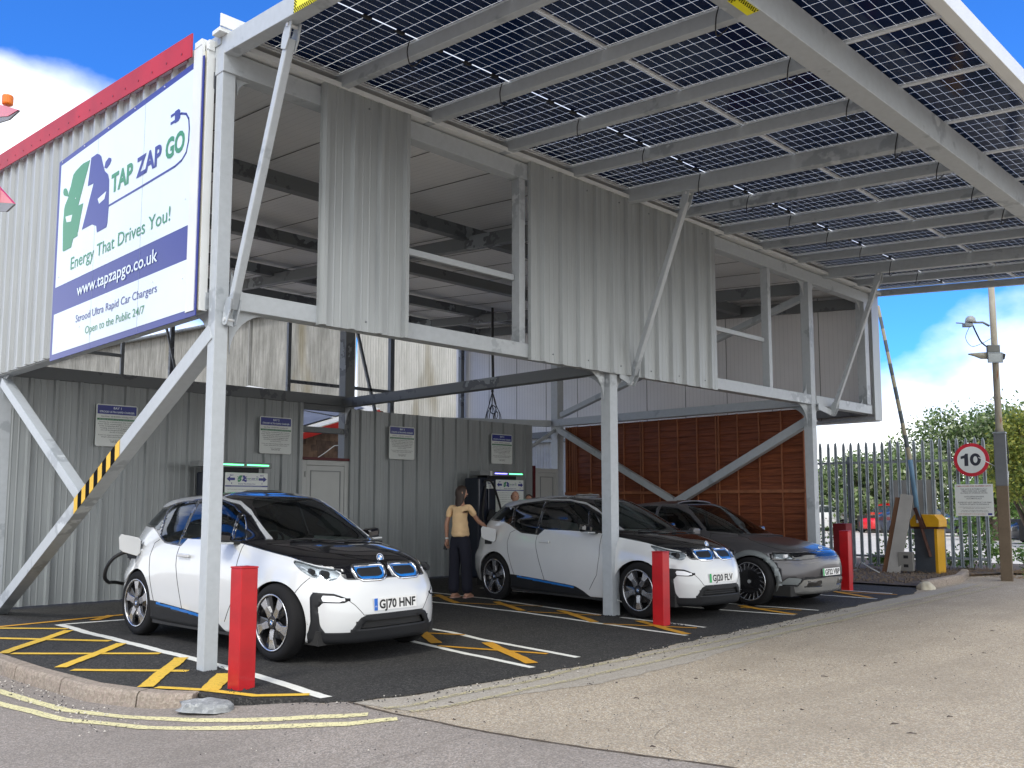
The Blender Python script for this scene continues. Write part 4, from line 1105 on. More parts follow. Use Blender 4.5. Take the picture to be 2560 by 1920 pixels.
    # arches
    for ax in (0,-2.57):
        cut(bm,lay,lambda q,ax=ax:math.hypot(q[0]-ax,q[1]-.35)-.372,'side',99,lambda c:c.y<-.45 and c.z<.9)
    bmesh.ops.delete(bm,geom=[f for f in bm.faces if f[lay]==99],context='FACES')
    if sx!=1:
        for v in bm.verts: v.co.x*=sx if v.co.x<0 else sf
    bm.normal_update(); bm.verts.index_update()
    for v in bm.verts:
        if abs(v.co.y)<1e-4: v.normal=Vector((v.normal.x,0,v.normal.z)).normalized()
    parts=shell_parts(bm,lay); bm.free()
    body=add_panel(root,'body',1,parts,PAINTW,0,.014)
    add_panel(root,'bonnet_and_roof',2,parts,PAINTB,.001,.014)
    add_pair(root,'roof_rail',3,parts,SILV,-.002,.012)
    add_panel(root,'windscreen',4,parts,GLS,.004,0)
    add_pair(root,'front_quarter_window',5,parts,GLS,.005,0); add_pair(root,'front_side_window',6,parts,GLS,.005,0)
    add_pair(root,'rear_side_window',7,parts,GLD,.005,0); add_pair(root,'rear_quarter_window',8,parts,GLD,.005,0)
    add_panel(root,'rear_window',18,parts,GLS,.004,0)
    for s,mm in ((0,'r'),(2,'l')):
        h=add_panel(root,'headlight',9,parts,LENS,.001,0,s,False)
        add_panel(h,'lamp_housing',9,parts,LAMPD,.022,.006,s,False)
        sg=1 if s==0 else -1
        q=MB(); q.cyl((.40*sf,-.60*sg,.80),(.505*sf,-.625*sg,.795),.03,18); q.cyl((.30*sf,-.66*sg,.82),(.40*sf,-.70*sg,.815),.024,18); q.build('lamp_unit',PLAST,h)
        q=MB(); q.tube([(.50*sf,-.52*sg,.823),(.545*sf,-.50*sg,.80),(.552*sf,-.515*sg,.765),(.50*sf,-.60*sg,.752)],.007,8); q.tube([(.22*sf,-.700*sg,.855),(.36*sf,-.665*sg,.80),(.46*sf,-.62*sg,.768)],.008,8); q.build('light_strip',LAMPW,h,smooth=True)
        k=add_panel(root,'kidney_grille',10,parts,CHR,-.006,.02,s,False)
        add_panel(k,'blue_insert',11,parts,BLUE,.004,.012,s,False); add_panel(k,'grille_mesh',12,parts,PLAST,.010,.006,s,False)
    add_panel(root,'lower_trim',13,parts,PLAST,-.003,.016); add_pair(root,'fog_light',14,parts,LAMPW,-.006,.012)
    add_panel(root,'lower_grille',15,parts,SEAMM,.03,.01); add_pair(root,'blue_sill_strip',16,parts,BLUE,-.005,.012); seam_tubes(root,bv,[[(x*(sx if x<0 else sf),z) for x,z in S] for S in ([(-2.17,1.05),(-2.26,1.01),(-2.29,.87),(-2.26,.72),(-2.17,.5),(-2.12,.40)],[(-1.71,.985),(-1.72,.9),(-1.70,.8),(-1.63,.61),(-1.56,.43),(-1.54,.37)],[(-.60,1.04),(-.585,.75),(-.62,.5),(-.75,.3)],[(.24,.62),(.30,.70),(.36,.765)])],.0035,None,True,'door_gap')
    seam_tubes(root,bv,[[(-.50,.57),(-.44,.52),(-.36,.43),(0,.43)]],.0028,None,True,'bumper_line',True)
    for z in (.325,.35): MB().tube([(.685,-.34,z),(.70,0,z),(.685,.34,z)],.006,6).build('grille_bar',PLAST,root)
    # under body, wheel wells, cabin
    u=MB(); u.box((-3.1*sx,-.70,.17),(.5*sf,.70,.30)); u.box((-2.2*sx,-.85,.17),(-.42*sx,.85,.3)); u.build('underbody',SEAMM,root)
    for ax in (0,-2.57*sx):
        for s in (1,-1):
            c=MB()
            n=14; P=[(.385*math.cos(math.pi*i/n),.35+.385*math.sin(math.pi*i/n)) for i in range(n+1)]
            o=len(c.v)
            for x,z in P: c.v+= [(ax+x,s*.50,z),(ax+x,s*.74,z)]
            for i in range(n): c.f.append((o+2*i,o+2*i+1,o+2*i+3,o+2*i+2)); c.m.append(0)
            c.add([(ax+x,s*.50,z) for x,z in P]+[(ax+.385,s*.5,.15),(ax-.385,s*.5,.15)],[tuple(range(n+1))+(n+2,n+1)])
            c.build('wheel_arch_liner',SEAMM,root)
    b=MB(); b.box((-2.9*sx,-.68,.28),(-.35*sx,.68,.36)); b.box((-.50*sx,-.66,.36),(-.3*sx,.66,.95)); b.box((-2.95*sx,-.62,.36),(-2.85*sx,.62,1.05)); b.build('cabin_floor',INTER,root)
    d=MB(); d.beam((-.62*sx,-.66,.93),(-.62*sx,.66,.93),.34,.16); d.build('dashboard',INTER,root,.04)
    d=MB(); ring(d,[(.17,-.012),(.185,0),(.17,.012),(.158,0)],30); sw=d.build('steering_wheel',INTER,root,smooth=True); sw.location=(-.84*sx,-.34,1.0); sw.rotation_euler=(0,0,R(90)); sw.rotation_euler=(R(25),0,R(90))
    for y in (-.34,.34): seat(root,-1.45*sx,y,INTG,INTER); seat(root,-2.25*sx,y,INTER,INTER)
    MB().beam((-1.02*sx,0,1.35),(-1.02*sx,.0,1.41),.22,.03,(1,0,0)).build('rear_view_mirror',INTER,root,.01)
    # mirrors
    for s in (-1,1):
        m=MB(); n=10
        m.beam((-.74*sx,s*.84,1.095),(-.76*sx,s*1.02,1.115),.13,.115,(0,0,1)); o=m.build('door_mirror',PAINTB,root,.035)
        MB().beam((-.70*sx,s*.86,1.05),(-.70*sx,s*1.01,1.055),.11,.02).build('mirror_trim',SILV,o,.006)
        MB().beam((-.70*sx,s*.76,1.05),(-.74*sx,s*.88,1.06),.09,.035).build('mirror_arm',PLAST,o,.008)
        handle(root,-1.54*sx,.905,s,.868,PAINTW)
    for x,s in ((0,-1),(0,1),(-2.57*sx,-1),(-2.57*sx,1)):
        wheel(root,x,s,.35,.255,.17,'twist',.772,.35 if x==0 else 1.0)
    wiper(root,bv,(-.06*sx,.06,0),(-.24*sx,-.50,0),PLAST); wiper(root,bv,(-.08*sx,.52,0),(-.11*sx,.06,0),PLAST)
    roundel(root,(.50*sf,0,.920),(0,1,0),(-.32,0,.95),(.95,0,.32),.041)
    plate(root,platestr,((.728*sf,0,.515),(0,1,0),(-.05,0,1),(1,0,.05)),.52,.108,band)
    open_flap(root,-2.60*sx,.975,.835 if cable is None else .835,PAINTW,root,cable)
    q=MB(); q.cyl((-.0,-.16,1.0),(0,-.16,1.0),.001,4) if 0 else None
    return root
car1=make_i3(1.0,1.0,'white electric hatchback with black bonnet and plate GJ70 HNF, beside the near grey post','GJ70 HNF',PLB,True)
car1.location=(1.45,.03,0); car1.rotation_euler=(0,0,math.atan2(-.998,.0655))
car2=make_i3(1.14,.97,'white electric hatchback with plate GJ20 FLV and open charging flap, the woman reaching to it','GJ20 FLV',PLG,None)
car2.scale=(1,.9,1); car2.location=(6.27,-.54,0); car2.rotation_euler=(0,0,math.atan2(-.995,-.1005))
# ================================================================== back wall, doors, signs, chargers
NAVY=mat('sign_navy',(.025,.035,.24),.35,var=.03); SGREEN=mat('sign_green',(.015,.17,.05),.35,var=.03); SGRN2=mat('logo_green',(.03,.24,.10),.35,var=.03)
SWHITE=mat('sign_white',(.70,.80,.86),.32,var=.02); SWH2=mat('sign_white_plain',(.72,.76,.74),.4,var=.02); SBLK=mat('sign_text_dark',(.03,.035,.05),.5)
def logo(fr,x,y,s,parent,inv=None):
    """two half cars split by a lightning bolt; s scales from the big sign's metres"""
    O,U,V,Nn=[Vector(a) for a in fr]
    G=[(1.393,5.300),(1.20,5.315),(1.121,5.310),(.96,5.285),(.89,5.262),(.85,5.20),(.821,5.14),(.767,5.08),(.755,5.023),(.66,4.95),(.634,4.90),(.634,4.85),(.62,4.72),(.653,4.40),(.68,4.385),(.925,4.385),(.976,4.477),(1.112,4.48),(1.107,4.518),(1.12,4.528),(1.242,4.834),(1.087,4.842)]
    B=[(1.43,5.315),(1.60,5.315),(1.674,5.285),(1.724,5.250),(1.80,5.12),(1.843,5.052),(1.943,4.987),(1.98,4.92),(2.00,4.60),(1.985,4.44),(1.963,4.395),(1.70,4.393),(1.672,4.473),(1.545,4.52),(1.244,4.525),(1.538,4.993),(1.363,5.002)]
    GM=[(.76,5.030),(.66,5.06),(.60,5.085),(.575,5.12),(.58,5.157),(.62,5.165),(.673,5.150),(.725,5.10)]
    BM=[(1.83,5.09),(1.86,5.15),(1.946,5.175),(2.01,5.15),(2.02,5.12),(1.98,5.09),(1.90,5.065)]
    GE=[(.695,4.80),(.917,4.775),(.883,4.702),(.744,4.722)]; BE=[(1.683,4.775),(1.917,4.805),(1.878,4.729),(1.73,4.710)]
    tr=lambda P:[(x+(a-.575)*s,y+(b-4.385)*s) for a,b in P]
    g=MB().prism(tr(G),(O+Nn*.001,U,V,Nn),.002); g.prism(tr(GM),(O+Nn*.001,U,V,Nn),.002); a=g.build('logo',SGRN2,parent); fix_ngons(a.data)
    g=MB().prism(tr(B),(O+Nn*.001,U,V,Nn),.002); g.prism(tr(BM),(O+Nn*.001,U,V,Nn),.002); b=g.build('logo',NAVY,parent); fix_ngons(b.data)
    MB().prism(tr(GE),(O+Nn*.003,U,V,Nn),.001).build('logo_headlight',SWHITE,parent); MB().prism(tr(BE),(O+Nn*.003,U,V,Nn),.001).build('logo_headlight',SWHITE,parent)
    T=lambda st,x0,x1,b,c,m,bo=.035: text('lettering',st,(O,U,V,Nn),x+(x0-.575)*s,x+(x1-.575)*s,y+(b-4.385)*s,c*s,m,parent,bo,.003)
    T('TAP',2.05,2.61,4.75,.205,SGRN2); T('ZAP',2.70,3.29,4.75,.205,NAVY); T('GO',3.38,3.79,4.75,.205,SGRN2)
    pts=[(2.0,4.623),(2.9,4.623),(3.60,4.628),(3.74,4.65),(3.83,4.70),(3.87,4.80),(3.876,4.92),(3.858,5.02),(3.80,5.085),(3.70,5.12),(3.66,5.125)]
    pts=tr(pts); mb=MB()
    for p,q in zip(pts,pts[1:]):
        d=Vector((q[0]-p[0],q[1]-p[1])).normalized()*.011*s; n=Vector((-d.y,d.x)); e=d*.6
        mb.prism([(p[0]-e.x+n.x,p[1]-e.y+n.y),(p[0]-e.x-n.x,p[1]-e.y-n.y),(q[0]+e.x-n.x,q[1]+e.y-n.y),(q[0]+e.x+n.x,q[1]+e.y+n.y)],(O+Nn*.001,U,V,Nn),.0012)
    mb.build('logo_cable',NAVY,parent)
    g=MB(); fr2=(O+Nn*.001,U,V,Nn); g.prism(tr([(3.56,5.185),(3.64,5.185),(3.67,5.16),(3.675,5.09),(3.64,5.065),(3.56,5.065)]),fr2,.002)
    g.prism(tr([(3.47,5.175),(3.56,5.175),(3.56,5.150),(3.47,5.150)]),fr2,.002); g.prism(tr([(3.47,5.10),(3.56,5.10),(3.56,5.075),(3.47,5.075)]),fr2,.002); g.build('logo_plug',NAVY,parent)
# big sign on the side cladding
def bigsign():
    r=empty('billboard',(-.145,4.25,0),0,'huge white and blue TAP ZAP GO board high on the side wall','sign')
    fr=((-.012,0,0),(0,-1,0),(0,0,1),(-1,0,0)); O=Vector(fr[0])
    MB().box((-.012,-.38,3.11),(0,-4.12,5.55)).build('board',NAVY,r,.002)
    P=lambda a,b,c,d:[(a,b),(c,b),(c,d),(a,d)]
    MB().prism(P(.46,3.985,4.04,5.485),fr,.002).build('white_panel',SWHITE,r); MB().prism(P(.46,3.18,4.04,3.66),fr,.002).build('white_panel',SWHITE,r)
    f2=((-.0145,0,0),)+fr[1:]
    logo(f2,.575,4.385,1.0,r)
    text('lettering','Energy That Drives You!',f2,.94,3.54,4.115,.150,SGRN2,r,.004)
    text('lettering','www.tapzapgo.co.uk',f2,1.18,3.29,3.768,.140,SWHITE,r,.012)
    text('lettering','Strood Ultra Rapid Car Chargers',f2,1.185,3.305,3.462,.088,NAVY,r,.002)
    text('lettering','Open to the Public 24/7',f2,1.487,3.03,3.292,.088,SGRN2,r,.002)
    rg=random.Random(2); s=MB()
    for a,b in [(.5,5.52),(1.2,5.52),(1.9,5.52),(2.6,5.52),(3.3,5.52),(3.95,5.52),(1.0,4.95),(3.85,4.25),(.55,4.1),(3.85,3.5),(1.3,3.4),(3.2,3.58),(.6,3.25)]:
        s.cyl((-.012,-a,b),(-.020,-a,b),.008,8)
    s.build('fixing',ALU,r)
    sm=MB()
    for a in (1.62,2.86): sm.box((-.0150,-a,3.12),(-.0146,-a-.004,5.54))
    sm.build('panel_seam',mat('seam_grey',(.18,.22,.35),.5),r)
bigsign()
# back walls
def backwall(x0,x1,z1,label,cutx=None):
    r=empty('metal_wall',(x0,6.2,0),0,label,'wall','profiled metal walls at the back of the bays')
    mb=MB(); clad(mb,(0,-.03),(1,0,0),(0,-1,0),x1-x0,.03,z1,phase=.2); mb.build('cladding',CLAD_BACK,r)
    s=MB(); 
    for i in range(int((x1-x0)/.3333)):
        for z in (.4,1.5,2.6): s.cyl((.2+.3333*i+.055 -.0,-.062,z),(.2+.3333*i+.055,-.070,z),.012,6)
    s.build('screw',DSTEEL,r)
    return r
w1=backwall(.12,4.73,3.19,'left hand grey profiled metal wall behind the first car, between the corner and the white door')
w2=backwall(5.74,10.52,3.15,'wide grey profiled metal wall behind the woman, between the two white doors')
part(w2,'end_post',CLAD_BACK,lambda m:m.box((-.02,-.09,0),(.06,.03,3.16))); part(w1,'end_post',CLAD_BACK,lambda m:m.box((4.58,-.05,0),(4.63,.03,3.19)))
DOORM=mat('grey_white_door',(.50,.52,.51),.4,var=.04); DR=mat('dark_red_trim',(.10,.008,.012),.5)
def door(x0,x1,z1,label,hinge_left=True,red='top'):
    r=empty('white_door',(x0,6.2,0),0,label,'door'); w=x1-x0
    f=MB(); f.box((0,-.04,0),(.09,.05,z1)); f.box((w-.09,-.04,0),(w,.05,z1)); f.box((.09,-.04,z1-.09),(w-.09,.05,z1)); f.build('frame',DOORM,r,.006)
    d=MB(); d.box((.095,-.03,.03),(w-.095,.02,z1-.095)); dl=d.build('door_leaf',DOORM,r,.004)
    q=MB()
    for a,b,c,e in ((.17,.95,w-.17,z1-.18),(.17,.60,w-.17,.86),(.17,.12,w-.17,.50)):
        for u in ((a,b,c,b+.018),(a,e-.018,c,e),(a,b+.018,a+.018,e-.018),(c-.018,b+.018,c,e-.018)): q.box((u[0],-.040,u[1]),(u[2],-.0302,u[3]))
    q.build('moulding',mat('door_groove',(.25,.27,.27),.5),dl)
    hx=.06 if hinge_left else w-.06
    for z in (.3,z1-.25): MB().cyl((hx,-.055,z-.05),(hx,-.055,z+.05),.014,10).build('hinge',DOORM,r)
    h=MB(); lx=w-.13 if hinge_left else .13; h.box((lx-.02,-.045,.95),(lx+.02,-.031,1.15)); h.beam((lx,-.07,1.08),(lx-(.12 if hinge_left else -.12),-.07,1.08),.02,.025); h.beam((lx,-.03,1.08),(lx,-.08,1.08),.02,.02); h.build('door_handle',ALU,dl,.003)
    if red=='top': MB().box((-.02,-.06,z1+.003),(w+.02,.06,z1+.05)).build('red_lintel',DR,r)
    else: MB().box((-.06,-.06,0),(-.003,.06,z1+.05)).build('red_lintel',DR,r)
    return r
door(4.75,5.72,2.20,'grey white door with dark red strip above, to the right of the first car',True,'top')
door(10.60,11.36,2.22,'narrower white door between the metal wall end and the brown timber wall',False,'side')
def baysign(n,x,z):
    r=empty('bay_sign',(x,6.10,0),0,'white notice with blue heading BAY %d on the grey metal wall'%n,'sign','bay notices along the back wall')
    b=MB().prism([(-.28,z),(.28,z),(.30,z+.02),(.30,z+.60),(.28,z+.62),(-.28,z+.62),(-.30,z+.60),(-.30,z+.02)],((0,0,0),(1,0,0),(0,0,1),(0,-1,0)),.012).build('board',SWH2,r)
    fr=((0,-.012,z),(1,0,0),(0,0,1),(0,-1,0)); Q=lambda a,b,c,d:[(a,b),(c,b),(c,d),(a,d)]
    MB().prism(Q(-.285,.475,.285,.605),fr,.0015).build('heading_band',NAVY,r); MB().prism(Q(-.285,.385,.285,.412),fr,.0015).build('green_band',SGREEN,r)
    f2=((0,-.0137,z),)+fr[1:]
    join_text('heading_lettering',[('BAY %d'%n,-.055,.06,.552,.034),('STROOD ULTRA RAPID CHARGER',-.255,.255,.497,.028)],f2,SWHITE,r,.001,.02)
    join_text('band_lettering',[('All debit & credit cards accepted (swipe)',-.26,.26,.392,.013)],f2,SWHITE,r,.001)
    L_=[('Unit Price : £0.45/kWhr including VAT',-.23,.23,.432,.019),('Overstay fee of £0.50/minute after 5 minutes',-.26,.26,.352,.016),('If your vehicle remains plugged in for 5 minutes',-.27,.27,.322,.016),('in the charging bay after you have finished',-.25,.25,.292,.016),('charging, even if it is not plugged in then',-.24,.24,.262,.016),('you will be charged £0.50/minute after',-.23,.23,.232,.016),('the first 5 minutes.',-.1,.1,.202,.016),('If you are experiencing problems with this',-.26,.26,.160,.015),('charger, please phone the number shown',-.22,.22,.132,.015),('Thank you for charging with',-.10,.10,.090,.012),('TAP ZAP GO',-.085,.085,.058,.022)]
    join_text('body_lettering',L_,f2,SBLK,r,.001,.006)
for n,x in ((1,1.53),(2,4.18),(3,6.87),(4,9.52)): baysign(n,x,2.275)
LEDG=mat('led_green',(.1,.9,.3),.3,emit=(.12,1,.35),estr=3.0); LEDB=mat('led_blue',(.2,.2,.9),.3,emit=(.22,.2,1),estr=3.5)
CHN=mat('charger_dark_navy',(.012,.018,.035),.35,coat=.3); CHG=mat('charger_grey',(.22,.235,.24),.45)
def charger(x,label,bays,leds):
    r=empty('rapid_charger',(x,5.55,0),0,label,'charger','rapid chargers in front of the back wall')
    MB().box((-.40,-.02,.0),(.40,.5,1.93)).build('cabinet',CHN,r,.02); MB().box((-.62,-.02,2.0),(.62,.28,2.085)).build('light_bar',CHG,r,.008)
    MB().box((-.40,-.0,1.93),(.40,.3,2.0)).build('top_box',PLAST,r,.006)
    MB().box((-.63+.28,-.03,1.995),(-.63+.33,.28,2.09)).build('bar_joint',ALU,r,.004)
    for i,(a,b) in enumerate(((-.22 if x>6 else -.30,.12),(.18,.56))): MB().box((a,-.026,2.035),(b,-.0205,2.052)).build('light_strip',leds[i],r)
    sx0,sx1=(-.22,.56) if x>6 else (-.20,.53)
    b=MB().box((sx0,-.055,1.28),(sx1,-.03,1.92)).build('sign_board',SWH2,r,.01)
    fr=((sx0,-.0555,0),(1,0,0),(0,0,1),(0,-1,0)); w=sx1-sx0
    A=lambda x0,d:[(x0,1.82),(x0+.06*1,1.865),(x0+.06,1.84),(x0+.14,1.84),(x0+.14,1.80),(x0+.06,1.80),(x0+.06,1.775)] if d<0 else [(w-x,z) for x,z in [(w-x0,1.82),(w-x0+.06,1.865),(w-x0+.06,1.84),(w-x0+.14,1.84),(w-x0+.14,1.80),(w-x0+.06,1.80),(w-x0+.06,1.775)]]
    ar=MB().prism(A(.02,-1),fr,.001); ar.prism(A(w-.02,1),fr,.001); o=ar.build('arrow',NAVY,b); fix_ngons(o.data)
    o=MB().prism([(.0,1.70),(w,1.70),(w,1.72),(0,1.72)],fr,.001).build('band',NAVY,b)
    logo(fr,.20,1.775,.112,b)
    join_text('lettering',[('BAY',.075,.135,1.868,.022),(str(bays[0]),.10,.112,1.742,.024),('BAY',w-.135,w-.075,1.868,.022),(str(bays[1]),w-.112,w-.094,1.742,.024),('Energy That Drives You!',.22,w-.22,1.738,.018)],fr,NAVY,b,.001,.02)
    join_text('lettering',[('TO USE THIS CHARGER FOLLOW INSTRUCTIONS BELOW',.1,w-.1,1.704,.011)],fr,SWHITE,b,.002)
    join_text('lettering',[('Park your vehicle in the bay and connect the cable to your car',.04,w-.10,1.655-.045*i,.013) for i in range(6)],fr,SBLK,b,.001)
    if x>6:
        n=MB().box((-.46,-.035,1.74),(-.28,-.022,1.88)).build('bay_label',SWH2,r); join_text('lettering',[('BAY',-.43,-.31,1.83,.035),('3',-.38,-.355,1.765,.04)],((0,-.0355,0),(1,0,0),(0,0,1),(0,-1,0)),NAVY,n,.001,.02)
        MB().tube([(-.55,-.06,1.85),(-.52,-.10,1.9),(-.4,-.12,1.86),(-.26,-.12,1.6),(-.14,-.13,1.25),(-.1,-.12,.9),(-.25,-.12,.55),(-.5,-.12,.7),(-.62,-.1,1.2),(-.55,-.06,1.6),(-.5,-.04,1.8)],.022,8,sm=True).build('charging_cable',BLK,r,smooth=True)
        MB().beam((-.43,-.06,1.1),(-.37,-.12,1.32),.09,.12).build('plug_holster',PLAST,r,.02)
        MB().box((-.66,-.02,.0),(-.42,.4,1.95)).build('cable_cabinet',CHN,r,.03)
    return r
charger(9.0,'dark charger with one blue and one green light strip, beside the woman',(3,4),(LEDB,LEDG))
charger(3.18,'charger with two green light strips, behind the first white car',(1,2),(LEDG,LEDG))
# charging cable of car 1 (hangs from its flank, round behind)
def ccable():
    o=MB().tube([(.52,2.94,.88),(.46,2.98,.88),(.37,3.04,.82),(.32,3.10,.72),(.33,3.18,.60),(.42,3.30,.53),(.6,3.6,.5),(1.2,4.2,.45),(2.4,5.2,.8),(2.75,5.5,1.1)],.021,8,sm=True).build('charging_cable',BLK,smooth=True)
    tag(o,'thick black charging cable looping from the first car to its charger','cable')
    g=MB().beam((.50,2.93,.90),(.57,2.80,.72),.07,.09); q=g.build('plug',PLAST,o,.02)
ccable()
# power cables hanging from the roof behind the middle wall
def bundle():
    r=empty('hanging_cable',(10.3,7.2,0),0,'black power cable bundle hanging from the ceiling behind the middle wall','cable')
    MB().tube([(0,0,5.9),(.0,0,5.0),(.02,0,4.3),(0,0,3.95)],.03,8).build('main_cable',BLK,r)
    rg=random.Random(4)
    for i in range(9):
        x=-.28+.07*i; m=MB(); m.tube([(0,0,3.98),(x*.35+rg.uniform(-.03,.03),rg.uniform(-.05,.05),3.7),(x*.8+rg.uniform(-.05,.05),rg.uniform(-.08,.08),3.45),(x,0,3.1)],.008,6,sm=True); m.build('loose_wire',BLK,r)
    m=MB(); ring(m,[(.09,-.008),(.105,0),(.09,.008),(.08,0)],20); o=m.build('wire_coil',BLK,r,loc=(-.02,-.05,3.55)); o2=m.build('wire_coil',BLK,r,loc=(.06,-.05,3.42)); o2.rotation_euler=(.3,.2,.4)
bundle()
# brown timber wall at the far end
def woodmat():
    m,nt,b=newmat('stained_timber'); v=coords(nt,(1,1,12)); b.inputs['Roughness'].default_value=.65
    f=noise_n(nt,coords(nt,(1,.8,14)),2.5,6,.65); g=noise_n(nt,coords(nt),.9,3)
    c=ramp(nt,f,[(.25,(.085,.021,.008)),(.5,(.21,.054,.017)),(.75,(.33,.10,.034))]); c=mix(nt,ramp(nt,g,[(.35,0),(.7,.45)]),c,(.11,.028,.010))
    L(nt,c,b.inputs['Base Color']); bump(nt,b,f,.4,.01); return m
WOOD=woodmat(); WOODB=mat('timber_batten',(.30,.11,.048),.7,var=.25,vscale=8,stretch=(1,1,.2))
def timberwall():
    r=empty('timber_wall',(11.55,.3,0),0,'red brown overlapping board timber wall closing the far end of the bays','wall')
    y=0;n=0
    while y<5.8:
        w=min(1.83,5.8-y)
        for z0,z1 in ((.05,1.64),(1.70,3.16)):
            mb=MB(); z=z0; k=0; rg=random.Random(n)
            while z<z1-.02:
                h=min(.135,z1-z); t=.012+.010*rg.random()
                mb.add([(.02-.016-t,y+.01,z),(.02-.016-t,y+w-.01,z+rg.uniform(-.004,.004)),(.02,y+w-.01,z+h),(.02,y+.01,z+h),(.04,y+.01,z),(.04,y+w-.01,z),(.04,y+w-.01,z+h),(.04,y+.01,z+h)],[(0,3,2,1),(4,5,6,7),(0,1,5,4),(2,3,7,6),(1,2,6,5),(3,0,4,7)]); z+=h
            mb.build('board_panel',WOOD,r); n+=1
            for b in (0.02,w/4,w/2,3*w/4,w-.04): 
                MB().box((-.034,y+b-.0,z0),(-.012,y+b+.024,z1)).build('batten',WOODB,r)
        y+=1.83
    MB().box((-.045,0,1.64),(.04,5.8,1.70)).build('rail',WOODB,r,.003)
    return r
timberwall()
# bollards
RB=mat('bollard_red',(.46,.005,.010),.4,coat=.25,var=.16,vscale=5,bmp=.12,bscale=30,dirt=.22)
def bollard(x,y,h,rz,label,m=RB,w=.15):
    r=empty('bollard',(x,y,0),rz,label,'bollard','red square bollards along the front of the bays')
    MB().box((-w/2,-w/2,-.02),(w/2,w/2,h-.006)).build('shaft',m,r,.006); MB().box((-w/2-.003,-w/2-.003,h-.006),(w/2+.003,w/2+.003,h+.008)).build('cap',m,r,.004)
    return r
bollard(-.18,-.93,.93,R(5),'red square bollard in front of the near grey post')
bollard(5.2,-1.04,.86,R(4),'red square bollard in front of the second white car')
bollard(11.03,-.62,.98,R(2),'red square bollard right in front of the grey car, nearest the barrier')
bollard(13.0,.35,1.06,0,'dark red post half hidden behind the furthest bollard',mat('dull_red',(.16,.008,.014),.6),.26)
# ---------- palisade fence, gate post, signs, barrier
GALV=mat('galvanised_steel',(.24,.275,.30),.45,.5,var=.2,vscale=6,bmp=.1)
def palisade():
    P=Vector((16.5,-1.13));D=(Vector((16.15,1.06))-P).normalized(); N2=Vector((D.y,-D.x)) 
    r=empty('palisade_fence',(P.x,P.y,0),0,'tall galvanised palisade fence with pointed pales behind the barrier','fence')
    d3=Vector((D.x,D.y,0)); n3=Vector((-D.y,D.x,0))
    for z in (.30,2.36): MB().beam(d3*-.0+Vector((0,0,z)),d3*11+Vector((0,0,z)),.045,.05).build('rail',GALV,r)
    def pale(t,top=2.83,lean=0):
        # w-section pale with split pointed top
        sec=[(-.035,0),(-.022,.018),(-.008,.004),(0,.012),(.008,.004),(.022,.018),(.035,0)]
        mb=MB();o=d3*t+n3*(.03);hs=[(.12,1),(top-.13,1),(top-.05,.75),(top,.05)]
        for z,k in hs:
            for a,b in sec: p=o+d3*(a*k+lean*z)+n3*b*k; mb.v.append((p.x,p.y,z))
        m=len(sec)
        for i in range(len(hs)-1):
            for j in range(m-1): mb.f.append((i*m+j,i*m+j+1,(i+1)*m+j+1,(i+1)*m+j)); mb.m.append(0)
        o2=mb.build('pale',GALV,r); so=o2.modifiers.new('s','SOLIDIFY'); so.thickness=.003
    t=.0;rg=random.Random(1)
    while t<7.0: pale(t,2.83+rg.uniform(-.015,.015),rg.uniform(-.004,.004)); t+=.168
    for t in (2.75,5.5,8.25): MB().beam(d3*t+Vector((0,0,0))-n3*.05,d3*t+Vector((0,0,2.5))-n3*.05,.1,.06).build('fence_post',GALV,r)
palisade()
CONCP=mat('gatepost_grey_paint',(.11,.12,.135),.55,var=.15); GPB=mat('gatepost_brown',(.14,.105,.07),.8,bmp=.4,bscale=25,dirt=.5)
def gatepost():
    r=empty('gate_post',(15.12,-1.86,0),R(12),'square gate post, grey on top and brown below, carrying a thin rusty mast','post')
    MB().box((-.10,-.10,-.03),(.10,.10,1.78)).build('lower_shaft',GPB,r,.008); MB().box((-.102,-.102,1.78),(.102,.102,2.78)).build('upper_shaft',CONCP,r,.008)
    MB().box((-.115,-.115,2.78),(.115,.115,2.81)).build('cap_plate',GALV,r,.003)
    m,nt,b=newmat('rusty_cream_mast'); v=coords(nt,(8,8,1.2)); f=noise_n(nt,v,1.6,7,.7); c=ramp(nt,f,[(.38,(.38,.36,.30)),(.58,(.30,.27,.21)),(.66,(.26,.10,.04)),(.8,(.15,.06,.03))]); L(nt,c,b.inputs['Base Color']); b.inputs['Roughness'].default_value=.8
    MB().tube([(.0,0,2.81),(-.02,0,2.9),(-.05,0,4.3),(-.13,0,7.2)],[.085,.062,.058,.056],14).build('mast',m,r,smooth=True)
    MB().tube([(.09,-.06,2.83),(.13,-.1,2.75),(.15,-.12,2.4),(.11,-.11,2.2)],.01,6).build('conduit',BLK,r,smooth=True)
    MB().tube([(-.3,.35,2.32),(.1,.1,2.15),(.12,-.11,2.05),(.112,-.10,1.95),(.115,-.08,1.6)],.008,6).build('white_wire',WHITE,r,smooth=True)
    return r
gatepost()
